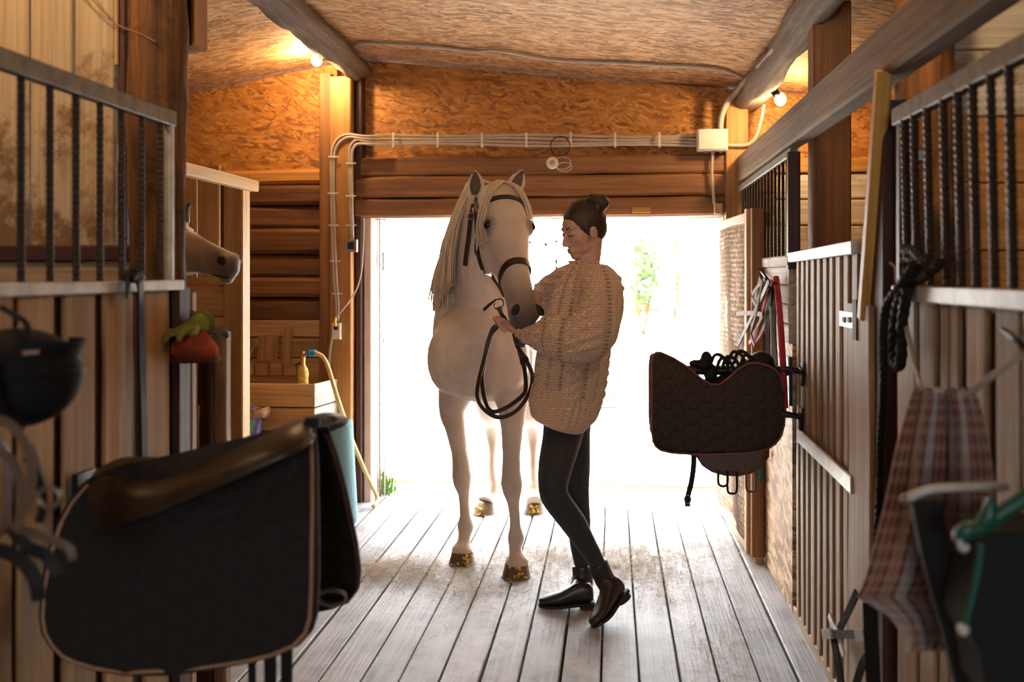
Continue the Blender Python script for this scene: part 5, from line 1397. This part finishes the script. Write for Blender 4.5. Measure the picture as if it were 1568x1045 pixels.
# ================================================================ electrics on the back wall
M_cable = plain('grey_cable', (.40, .33, .27), .5, var=.08)
M_box = plain('white_plastic_box', (.62, .57, .52), .45, var=.05)
M_tie = plain('cable_clip', (.6, .54, .46), .5)
cb = thing('cable_run', P(800, 215, Y=5.95), 'bundle of grey cables clipped along the back wall above the doorway', 'cable')
Yw = 5.93
for k, (yl, path) in enumerate(((207, [(560, 209), (535, 206), (518, 212), (509, 228), (507, 260), (508, 330), (511, 420), (515, 470), (514, 498), (506, 530), (503, 570)]),
                                (212, [(560, 213), (536, 210), (521, 217), (513, 232), (511, 262), (512, 330), (515, 420), (518, 465), (518, 492)]),
                                (217, [(560, 217), (548, 214), (539, 220), (535, 236), (536, 300), (538, 366)]),
                                (221, [(570, 221), (552, 220), (543, 224), (538.5, 240), (539, 300), (540, 366)]))):
    pts = [P(1068, yl + (2 if k else 0), Y=Yw + .02)] + [P(x, yl + 1.3 * math.sin(x * .021 + k) + (x - 560) * .004, Y=Yw + .03) for x in range(1040, 590, -40)] + [P(a, b, Y=5.895) for a, b in path]
    MB().tube(spline(pts, 4), .0085, 8).build('cable', M_cable, cb, smooth=True)
for x in range(602, 1060, 68):
    MB().strap([P(x, 203, Y=Yw + .005), P(x, 214, Y=Yw), P(x, 226, Y=Yw + .005)], (0, -1, 0), .012, .004).build('clip', M_tie, cb)
for (a, b) in ((511, 240), (510, 296), (511, 345), (513, 400), (516, 450), (537, 250), (537, 300), (538, 345)):
    MB().strap([P(a - 8, b, Y=5.885), P(a, b, Y=5.88), P(a + 8, b, Y=5.885)], (0, -1, 0), .008, .004).build('clip', M_tie, cb)
def rbox(nm, px0, py0, px1, py1, Y, dep, mat, parent, cham=.006):
    a, b = P(px0, py0, Y=Y), P(px1, py1, Y=Y)
    return board(nm, ((a.x + b.x) / 2, Y + dep / 2, b.z), ((a.x + b.x) / 2, Y + dep / 2, a.z), b.x - a.x, dep, mat, parent, up=(0, 1, 0), cham=cham)
jb = thing('junction_box', P(1092, 230, Y=5.9), 'white plastic junction box on the back wall beside the doorway', 'junction box')
rbox('housing', 1068, 198, 1115, 230, 5.88, .08, M_box, jb, .010)
rbox('cover', 1070, 200, 1113, 228, 5.873, .008, M_box, jb, .004)
for px in (1080, 1092, 1104): MB().tube([P(px, 229, Y=5.92), P(px, 234, Y=5.92)], .010, 10).build('gland', M_cable, jb, smooth='auto')
MB().tube(spline([P(1092, 231, Y=5.93), P(1090, 260, Y=5.94), P(1092, 290, Y=5.94), P(1094, 312, Y=5.93)], 4), .009, 8).build('cable', M_cable, cb, smooth=True)
MB().tube(spline([P(1114, 222, Y=5.93), P(1128, 223, Y=5.93), P(1146, 221, Y=5.92), P(1158, 208, Y=5.90), P(1165, 185, Y=5.88), P(1170, 160, Y=5.86)], 5), .010, 8).build('cable', M_cable, cb, smooth=True)
MB().tube(spline([P(1103, 198, Y=5.93), P(1105, 178, Y=5.92), P(1113, 158, Y=5.90), P(1128, 140, Y=5.86), P(1142, 124, Y=5.7), P(1165, 101, X=.755), P(1185, 78, X=.765), P(1203, 50, X=.77), P(1222, 18, X=.775), P(1240, -20, X=.78)], 5), .018, 8).build('conduit', M_cable, cb, smooth=True)
def under_ceiling(px, py, gap=.012):
    lo, hi = 2.0, 6.04
    for _ in range(40):
        Y = (lo + hi) / 2; p = P(px, py, Y=Y); t_ = (6.25 - Y) / 10.35
        cz = lerp(interp([a for a, b in sec6], [b for a, b in sec6], p.x), interp([a for a, b in secn], [b for a, b in secn], p.x), t_) - gap
        if p.z < cz: lo = Y
        else: hi = Y
    return P(px, py, Y=lo)
cps = [under_ceiling(a, b) for a, b in ((545, 70), (560, 66), (600, 67), (660, 71), (720, 78), (760, 77), (800, 84), (850, 92), (920, 95), (1000, 99), (1080, 103), (1110, 108))]
MB().tube(spline([P(531, 80, Y=5.85)] + cps + [P(1135, 118, Y=5.75), P(1155, 139, Y=5.8)], 5), .010, 8).build('cable', M_cable, cb, smooth=True)
lc = thing('coiled_lamp', P(850, 262, Y=5.9), 'small round lamp on a loop of wire hung above the doorway', 'lamp')
c = P(846, 250, Y=5.90)
MB().lathe(c + V((0, .02, 0)), (0, -1, 0), [(0, .022), (.02, .032), (.035, .036), (.04, .032), (.041, .012)], 20).build('rim', M_box, lc, smooth='auto')
MB().lathe(c + V((0, -.022, 0)), (0, -1, 0), [(0, .016), (.008, .014), (.012, .006)], 16).build('lens', M_grey, lc, smooth='auto')
for (a, b, r, q) in ((858, 224, .058, 1.0), (861, 250, .05, .75), (864, 256, .045, .6)):
    cc = P(a, b, Y=5.915); MB().tube([cc + V((math.cos(x) * r, 0, math.sin(x) * r * q)) for x in np.linspace(0, 2 * PI, 24, endpoint=False)], .0035, 6, closed=True).build('wire_loop', M_cable if q < 1 else M_rebar, lc, smooth=True)
swb = thing('switch_box', P(536, 387, Y=5.9), 'small metal switch box on the amber door post', 'switch')
rbox('housing', 528, 367, 546, 386, 5.87, .035, M_bit, swb, .003); rbox('rocker', 532, 371, 542, 382, 5.862, .01, M_blackm, swb, .002)
sk = thing('wall_socket', P(514, 520, Y=5.9), 'white wall socket with a yellow plug low on the door post', 'socket')
rbox('plate', 508, 495, 521, 520, 5.87, .035, M_box, sk, .003)
MB().lathe(P(514.5, 502, Y=5.868), (0, -1, 0), [(0, .016), (.012, .014)], 16).build('black_plug', M_blackm, sk, smooth='auto')
MB().tube([P(514, 500, Y=5.855), P(513, 493, Y=5.85), P(514, 487, Y=5.86)], .007, 8).build('yellow_plug', plain('yellow_plastic', (.75, .48, .02), .5), sk, smooth=True)
MB().tube(spline([P(514, 488, Y=5.86), P(530, 468, Y=5.86), P(545, 445, Y=5.86), P(553, 418, Y=5.86), P(556, 380, Y=5.86), P(557, 334, Y=5.88)], 5), .0045, 6).build('cord', M_cable, sk, smooth=True)

# ---------------------------------------------------------------- bare bulbs under the roof logs
def bulb(px, py, pos, sock_to, label, power):
    th_ = thing('light_bulb', pos, label, 'light bulb'); pos = V(pos); ax = (V(sock_to) - pos).normalized()
    MB().lathe(pos + ax * .03, ax, [(0, .014), (.012, .020), (.05, .022), (.055, .014), (.075, .010)], 14).build('socket', M_blackm, th_, smooth='auto')
    t = NT('glowing_glass'); 
    g_ = MB().ell(pos, (.030, .030, .034)).build('glass', t.done((1, .8, .5), .3, **{'Emission Color': (1, .70, .34, 1), 'Emission Strength': 60.0}), th_, smooth=True)
    l = bpy.data.lights.new('bulb_light', 'POINT'); l.energy = power; l.color = (1.0, .66, .33); l.shadow_soft_size = .035
    lo = bpy.data.objects.new('bulb_light', l); place(lo, th_, Matrix.Translation(pos - ax * .055 - V((0, 0, .02))))
    MB().tube(spline([pos + ax * .1, pos + ax * .12 + V((0, 0, .02)), V(sock_to)], 3), .005, 6).build('cord', M_blackm, th_)
bulb(485, 92, P(485, 92, X=-1.70), (-1.60, 5.55, 2.66), 'glowing warm bulb beside the left roof log', 14)
bulb(0, 0, (-1.70, 2.1, 2.62), (-1.60, 2.1, 2.70), 'added warm fill bulb on the left roof log nearer the camera, unseen above the frame', 11)  # unseen bulb added to brighten the fronts of horse and woman
bulb(0, 0, (.80, 2.7, 2.45), (.86, 2.65, 2.56), 'added warm fill bulb on the right roof log nearer the camera, unseen above the frame', 9)  # second unseen bulb, added for more warm fill from the front
bulb(1195, 152, P(1195, 152, X=.915), (.84, 5.42, 2.41), 'glowing warm bulb beside the right roof log', 14)

# ================================================================ corner by the doorway, left
fc = thing('feed_crate', (-2.2, 5.78, 0), 'large pale wooden feed crate in the corner left of the doorway', 'crate')
ztop = .765; X1 = P(480, 590, Y=5.61).x; X2 = P(519, 582, Y=5.955).x
for i, (z0, z1) in enumerate(((.63, .765), (.49, .625), (.35, .485), (.21, .345), (.07, .205))):
    board('front_board', (-2.75, 5.61, (z0 + z1) / 2), (X1, 5.61, (z0 + z1) / 2), .025, z1 - z0 - .003, M_pine, fc, cham=.003)
    board('end_board', (X1, 5.60, (z0 + z1) / 2), (X2, 5.955, (z0 + z1) / 2), .022, z1 - z0 - .003, M_white, fc, cham=.003)
board('inner_floor', (-2.75, 5.80, .70), (X1 - .02, 5.80, .70), .33, .02, M_pine, fc)
# slatted lid leaning on the wall behind it
ld = thing('slatted_lid', (-2.1, 5.92, .77), 'brown slatted wooden lid leaning against the log wall above the crate', 'lid')
def fl_(nm, a, b, Y, w, mat=M_logw, th=.014, par=ld):
    board(nm, P(*a, Y=Y), P(*b, Y=Y), w, th, mat, par, up=(0, 1, 0), cham=.003)
M_lid = wood('lid_wood', (.40, .26, .14), (.24, .135, .06), rough=.75, knots=.3, vary=.2, scale=.8)
for y, w in ((503, .10), (533, .115), (563, .115), (584, .06)):
    fl_('slat', (352, y), (490, y), 5.97, w, M_lid)
for a, b in (((372, 497), (365, 562)), ((441, 503), (437, 560))): fl_('batten', a, b, 5.95, .06, M_lid)
fl_('hatch', (410, 515), (409, 553), 5.95, .13, M_lid)
for i, a in enumerate((370, 392, 414, 436)): fl_('short_slat', (a, 566), (a + 18, 566), 5.953, .075, M_lid)
sc_ = thing('wooden_spoon', P(385, 540, Y=5.92), 'pale wooden spoon stuck between the battens of the slatted lid', 'spoon')
MB().tube(spline([P(379, 553, Y=5.935), P(384, 540, Y=5.935), P(388, 532, Y=5.935)], 3), .006, 8).build('handle', M_strip, sc_, smooth=True)
MB().ell(P(391, 526, Y=5.935), (.020, .008, .030), Matrix.Rotation(.3, 3, 'Y')).build('bowl', M_strip, sc_, smooth=True)

tpb = thing('water_tap', P(464, 590, Y=5.7), 'brass water tap wrapped in yellow on the corner of the crate', 'tap')
M_brass = plain('brass', (.55, .36, .12), .35, .8)
b0 = P(464, 588, Y=5.68); 
MB().lathe(b0, (0, 0, 1), [(-.02, .028), (.0, .032), (.03, .030), (.06, .033), (.085, .028), (.105, .018)], 14).build('wrapped_base', plain('yellow_foam', (.62, .42, .10), .7, var=.4, scale=35, bump=.5), tpb, smooth='auto')
MB().lathe(b0 + V((0, 0, .10)), (0, 0, 1), [(0, .014), (.03, .012), (.06, .014), (.065, .010), (.09, .008)], 12).build('spout_body', M_brass, tpb, smooth='auto')
MB().tube([b0 + V((0, 0, .155)), P(470, 541, Y=5.67)], [.010, .011], 10).build('outlet', M_brass, tpb, smooth='auto')
MB().tube([P(452, 560, Y=5.7), P(458, 556, Y=5.69), b0 + V((0, 0, .115))], .005, 6).build('lever', M_blackm, tpb)
hs_ = thing('garden_hose', P(575, 770, Y=5.9), 'yellow garden hose with a blue connector running from the tap to the floor', 'hose')
MB().lathe(P(470, 541, Y=5.67), P(486, 541, Y=5.67) - P(470, 541, Y=5.67), [(0, .017), (.02, .021), (.028, .016), (.034, .021), (.052, .020), (.058, .014)], 14).build('connector', plain('blue_plastic', (.02, .22, .42), .4), hs_, smooth='auto')
MB().tube(spline([P(484, 541, Y=5.67), P(494, 547, Y=5.66), P(502, 562, Y=5.66), P(512, 595, Y=5.67), P(524, 632, Y=5.72), P(538, 672, Y=5.80), P(552, 706, Y=5.85), P(566, 738, Y=5.88), P(576, 758, Y=5.90), P(577, 769, Y=5.88), P(572, 776, Y=5.8)], 6), .013, 10).build('tube', plain('yellow_hose', (.62, .43, .14), .5), hs_, smooth=True)
rl = thing('foam_roll', P(530, 795, Z=0), 'light blue foam mat rolled up and leaning by the doorway', 'roll')
M_foam = plain('blue_foam', (.19, .36, .40), .9, var=.12, scale=90, bump=.6)
r0 = P(532, 792, Z=0); r1 = P(517, 645, Y=5.52)
r0 = V((r0.x, 5.52, .0)); axr = (r1 - r0).normalized(); L_ = (r1 - r0).length; u = axr.orthogonal().normalized(); w = axr.cross(u); spi = []
for i in range(90):
    a = i / 89 * 2 * PI * 3.3; spi.append((u * math.cos(a) + w * math.sin(a)) * (.028 + .064 * i / 89))
m = MB(); rings = []
for i, p in enumerate(spi):
    q = p + p.normalized() * -.017
    rings.append([r0 + p + axr * .01, r0 + q + axr * .01, r0 + q + axr * L_, r0 + p + axr * L_])
m.rings(rings); m.build('mat', M_foam, rl, smooth='auto')
bgp = thing('feed_bag', P(375, 690, Y=5.45), 'crumpled purple and green plastic feed bag in front of the crate', 'bag')
rows = [(631, 362, 397), (636, 356, 401), (645, 352, 400), (660, 350, 397), (675, 348, 394), (690, 346, 392), (720, 344, 390), (760, 345, 388), (800, 347, 386)]
t = NT('printed_plastic'); uv = t.n('TexCoord').outputs['UV']; s_ = t.n('SeparateXYZ', {0: uv}).outputs
msk = t.math('MULTIPLY', t.math('MULTIPLY', t.math('GREATER_THAN', s_[0], .28), t.math('LESS_THAN', s_[0], .8)), t.math('GREATER_THAN', s_[1], .24))
t.bump(t.n('TexNoise', {'Vector': t.coords(), 'Scale': 30, 'Detail': 3}).outputs[0], .6, .02)
M_bag = t.done(t.mix(msk, (.24, .20, .52), (.10, .42, .36)), .35)
sheet('sack', rows, lambda px, py: 5.45, M_bag, bgp, thick=.12, n=14, fold=lambda t, v: -.04 * math.sin(t * PI) + .008 * math.sin(t * 22 + v * 9))
sheet('folded_top', [(628, 360, 398), (634, 354, 402), (641, 352, 401)], lambda px, py: 5.41, plain('brown_paper', (.42, .25, .14), .7), bgp, thick=.12, n=10, fold=lambda t, v: .01 * math.sin(t * 15))

# cap and gloves on the low partition
cp = thing('red_cap', P(296, 552, Y=2.70), 'rust red felt cap resting on the low partition on the left', 'cap')
c = P(296, 529, Y=2.70); m = MB()
m.ell(c + V((0, 0, -.005)), (.062, .06, .045)); m.ell(c + V((.012, 0, .022)), (.035, .04, .025)); m.ell(c + V((-.03, -.01, -.012)), (.045, .045, .030)); m.ell(c + V((.035, -.01, -.015)), (.04, .045, .032))
from_world('crown', remeshed(m, .005, 3), plain('red_felt', (.36, .055, .022), .9, var=.3, scale=30, bump=.5), cp)
MB().tube([c + V((math.cos(a) * .066, math.sin(a) * .064, -.036)) for a in np.linspace(0, 2 * PI, 24, endpoint=False)], .010, 8, closed=True).build('rolled_brim', plain('dark_red_felt', (.10, .018, .012), .9), cp, smooth=True)
def glove(label, mat, c, d, side, cat='glove', cuff=None):
    th_ = thing('work_glove', c, label, cat); c = V(c); d = V(d).normalized(); s = V((0, 0, 1)).cross(d).normalized(); u = d.cross(s)
    m = MB(); m.ell(c, (.04, .034, .018), Matrix((d, s, u)).transposed())
    for k in range(4):
        o = s * (-.024 + k * .016); e = 1.0 - .12 * abs(k - 1.4)
        m.tube(spline([c + d * .02 + o, c + d * .05 * e + o * 1.15 + u * .006, c + d * .078 * e + o * 1.25 + u * (.010 - .02 * (k % 2))], 3), [.0105] * 4 + [.009] * 2 + [.007], 8)
    m.tube([c - d * .01 + s * .025, c + d * .015 + s * .048, c + d * .035 + s * .055], [.011, .010, .008], 8)
    m.tube([c - d * .02, c - d * .065], [.027, .032], 12)
    from_world('glove_body', remeshed(m, .004, 3), mat, th_)
    if cuff: MB().tube([c - d * .058, c - d * .075], [.034, .035], 14).build('cuff', cuff, th_, smooth='auto')
glove('lime yellow work glove lying behind the red cap', plain('lime_glove', (.24, .23, .03), .8, var=.3, scale=40, bump=.4), P(286, 505, Y=2.66), (-.35, -.8, -.25), 1, cuff=plain('olive_cuff', (.12, .12, .02), .8))
glove('dark grey work glove with curled fingers beside the red cap', plain('grey_glove', (.10, .075, .06), .85, var=.4, scale=40, bump=.4), P(314, 503, Y=2.76), (.8, -.3, -.25), -1, cuff=plain('grey_cuff', (.06, .05, .045), .8))

# ================================================================ loose straw, grass
M_hay = plain('loose_straw', (.33, .235, .125), .9, var=.35, scale=8)
m = MB()
def blade(p, d, L, w, h=0.004):
    d = V(d).normalized(); s = V((-d.y, d.x, 0)) * w
    m.add([p - s, p + s, p + d * L + s * .6 + V((0, 0, h)), p + d * L - s * .6 + V((0, 0, h))], [(0, 1, 2, 3)])
for (cx, cy, sx, sy, n) in ((620, 870, 40, 14, 420), (700, 885, 60, 20, 420), (850, 852, 60, 16, 420), (960, 855, 50, 16, 420), (1010, 880, 50, 22, 300), (1080, 830, 40, 14, 160), (1170, 850, 24, 14, 200), (800, 850, 160, 45, 500), (900, 900, 250, 70, 260), (570, 875, 18, 10, 160), (1110, 960, 40, 60, 120)):
    for k in range(n * 3):
        px, py = random.gauss(cx, sx), random.gauss(cy, sy)
        if py < 775: continue
        p = P(px, py, Z=.002 + random.random() * .010)
        if p.x > .70: continue
        a = random.uniform(0, 2 * PI); blade(p, (math.cos(a), math.sin(a), 0), random.uniform(.015, .06), random.uniform(.0008, .0022), random.uniform(-.001, .006))
hay = m.build('loose_straw', M_hay, fl); tag(hay, kind='stuff')
M_grass = plain('green_grass', (.10, .24, .03), .7, var=.3, scale=30)
m = MB()
for k in range(150):
    p = P(random.gauss(577, 5), random.uniform(752, 776), Z=0); p = V((min(p.x, -1.33), 6.22 + random.uniform(-.03, .12), -.04)); L = random.uniform(.08, .30)
    d = V((random.gauss(0, .25), random.gauss(0, .2), 1)).normalized(); s = V((d.z, 0, -d.x)) * random.uniform(.002, .004)
    m.add([p - s, p + s, p + d * L * .6 + s * .8, p + d * L * .6 - s * .8, p + d * L + V((d.x * L * .4, 0, -.02))], [(0, 1, 2, 3), (3, 2, 4)])
for k in range(60):
    p = V((random.gauss(-.88, .04), 6.22 + random.uniform(0, .1), -.03)); L = random.uniform(.03, .09); d = V((random.gauss(0, .4), random.gauss(0, .3), 1)).normalized(); s = V((d.z, 0, -d.x)) * .002
    m.add([p - s, p + s, p + d * L], [(0, 1, 2)])
gr_ = m.build('grass_tuft', M_grass); tag(gr_, 'green grass blades growing at the foot of the left door jamb', 'grass', kind='stuff')

# ================================================================ yard outside the doorway
bu = thing('bucket', P(930, 655, Z=-.05), 'grey plastic bucket standing in the yard behind the woman', 'bucket')
bb = P(930, 655, Z=-.055); M_bk = plain('grey_bucket', (.15, .155, .165), .6)
MB().lathe(bb, (0, 0, 1), [(0, .0), (.0, .145), (.28, .175), (.285, .185), (.30, .185), (.302, .168), (.02, .135), (.02, 0)], 28).build('pail', M_bk, bu, smooth='auto')
MB().tube(spline([bb + V((.18, 0, .28)), bb + V((.1, -.17, .22)), bb + V((-.1, -.17, .22)), bb + V((-.18, 0, .28))], 6), .005, 6).build('handle', M_rebar, bu, smooth=True)
M_wpaint = plain('white_fence_paint', (.55, .52, .50), .7)
ct = thing('hay_cart', P(835, 440, Y=17), 'white braced cart parked far across the yard behind the horse', 'cart')
def yb(nm, a, b, Y, w, par, mat=M_wpaint, h=None): board(nm, P(*a, Y=Y), P(*b, Y=Y), w, h or w, mat, par, up=(0, 1, 0))
for nm, a, b in (('rail', (800, 352), (856, 350)), ('rail', (800, 372), (856, 370)), ('rail', (800, 412), (856, 410)), ('brace', (815, 410), (836, 372)), ('brace', (836, 372), (856, 408)), ('upright', (812, 350), (812, 500)), ('upright', (852, 350), (852, 500)), ('upright', (836, 372), (836, 412))):
    yb(nm, a, b, 17, .07, ct)
M_cargo = plain('dark_cargo', (.10, .09, .10), .8)
MB().box(P(832, 362, Y=17.6), (.6, .9, .16)).build('bed', M_cargo, ct)
for px in (818, 848):
    c = V((P(px, 425, Y=17.1).x, 17.1, .285)); MB().tube([c + V((math.cos(a) * .30, 0, math.sin(a) * .30)) for a in np.linspace(0, 2 * PI, 20, endpoint=False)], .045, 8, closed=True).build('wheel', M_cargo, ct, smooth=True)
pgl = P(615, 523, Z=-.03); lg = tag(board('fallen_plank', P(582, 523, Y=pgl.y) , P(650, 522, Y=pgl.y), .12, .09, M_strip), 'grey plank lying far out in the yard left of the horse', 'plank')
pk_ = tag(board('leaning_pole', P(641, 378, Y=19), P(676, 404, Y=19), .07, .07, M_gate), 'orange tipped pole sticking up beyond the yard left of the horse', 'pole')
board('pole_prop', P(676, 404, Y=19), V((P(676, 404, Y=19).x, 19, -.06)), .08, .08, M_wpaint, pk_, up=(0, 1, 0))
def leafy(name, c, r, n, mat, label, size=.09, stem=True):
    th_ = thing(name, (c.x, c.y, -.06), label, 'bush'); m = MB()
    for k in range(n):
        d = V((random.gauss(0, 1), random.gauss(0, 1), random.gauss(0, 1))).normalized() * random.random() ** .4
        p = c + V((d.x * r[0], d.y * r[1], d.z * r[2])); a = V((random.gauss(0, 1), random.gauss(0, 1), random.gauss(0, .6))).normalized() * size; b = a.orthogonal().normalized() * size * .45
        m.add([p - a, p + b, p + a, p - b], [(0, 1, 2, 3)])
    o = m.build('foliage', mat, th_); o['kind'] = 'stuff'
    for k in range(5):
        e = c + V((random.uniform(-.6, .6) * r[0], 0, -.2 * r[2]))
        MB().tube([V((c.x + random.uniform(-.1, .1), c.y, -.1)), (V((c.x, c.y, 0)) + e) / 2, e], [.03, .022, .012], 6).build('stem', M_log, th_)
M_leaf = plain('spring_leaf', (.105, .175, .055), .7, var=.4, scale=3); M_leaf2 = plain('pale_leaf', (.17, .20, .09), .7, var=.4, scale=3)
leafy('leafy_bush', P(988, 415, Y=24), (.42, .5, .95), 800, M_leaf, 'light green bush across the yard right of the woman')
leafy('leafy_bush', P(1035, 390, Y=30), (.25, .4, 1.3), 500, M_leaf2, 'thin pale green shrub beside the pale blue shed')
leafy('leafy_bush', P(975, 360, Y=34), (.8, .6, .6), 500, M_leaf2, 'faint spreading bush high behind the light green bush')
sh = thing('shed', P(1072, 470, Y=44), 'white shed with a pale blue door far beyond the yard', 'shed')
a = P(1072, 420, Y=44)
MB().box((a.x + .55, 45.2, 1.7), (3.4, 2.2, 3.6)).build('wall', plain('white_wall', (.62, .62, .62), .9), sh)
MB().box((a.x, 44.06, 1.9), (1.1, .06, 2.7)).build('door', plain('pale_blue_paint', (.095, .115, .13), .7), sh)
MB().prism([V((a.x - 1.35, 43.8, 3.5)), V((a.x + 2.45, 43.8, 3.5)), V((a.x + .55, 43.8, 4.4))], (0, 2.7, 0)).build('roof', M_wpaint, sh)
for k, (x0, y0, x1, y1, r) in enumerate(((946, 470, 985, 472, .13), (975, 462, 1012, 458, .11), (950, 458, 990, 452, .10), (962, 466, 984, 459, .09))):
    Yk = 38 + (k % 2) * .6; r *= 1.5
    lo_ = log('cut_log', V((P(x0, y0, Y=Yk).x, Yk, -.07 + r + (.0 if k < 2 else .36))), V((P(x1, y1, Y=Yk).x, Yk + .15, -.07 + r + (.0 if k < 2 else .36))), r, M_bark, seed=k, segs=8)
    tag(lo_, ['long grey log lying lowest and leftmost in the far log pile', 'grey log at the right end of the far log pile', 'grey log resting on top of the far log pile', 'short thin log wedged in the middle of the far log pile'][k], 'log', 'far log pile')
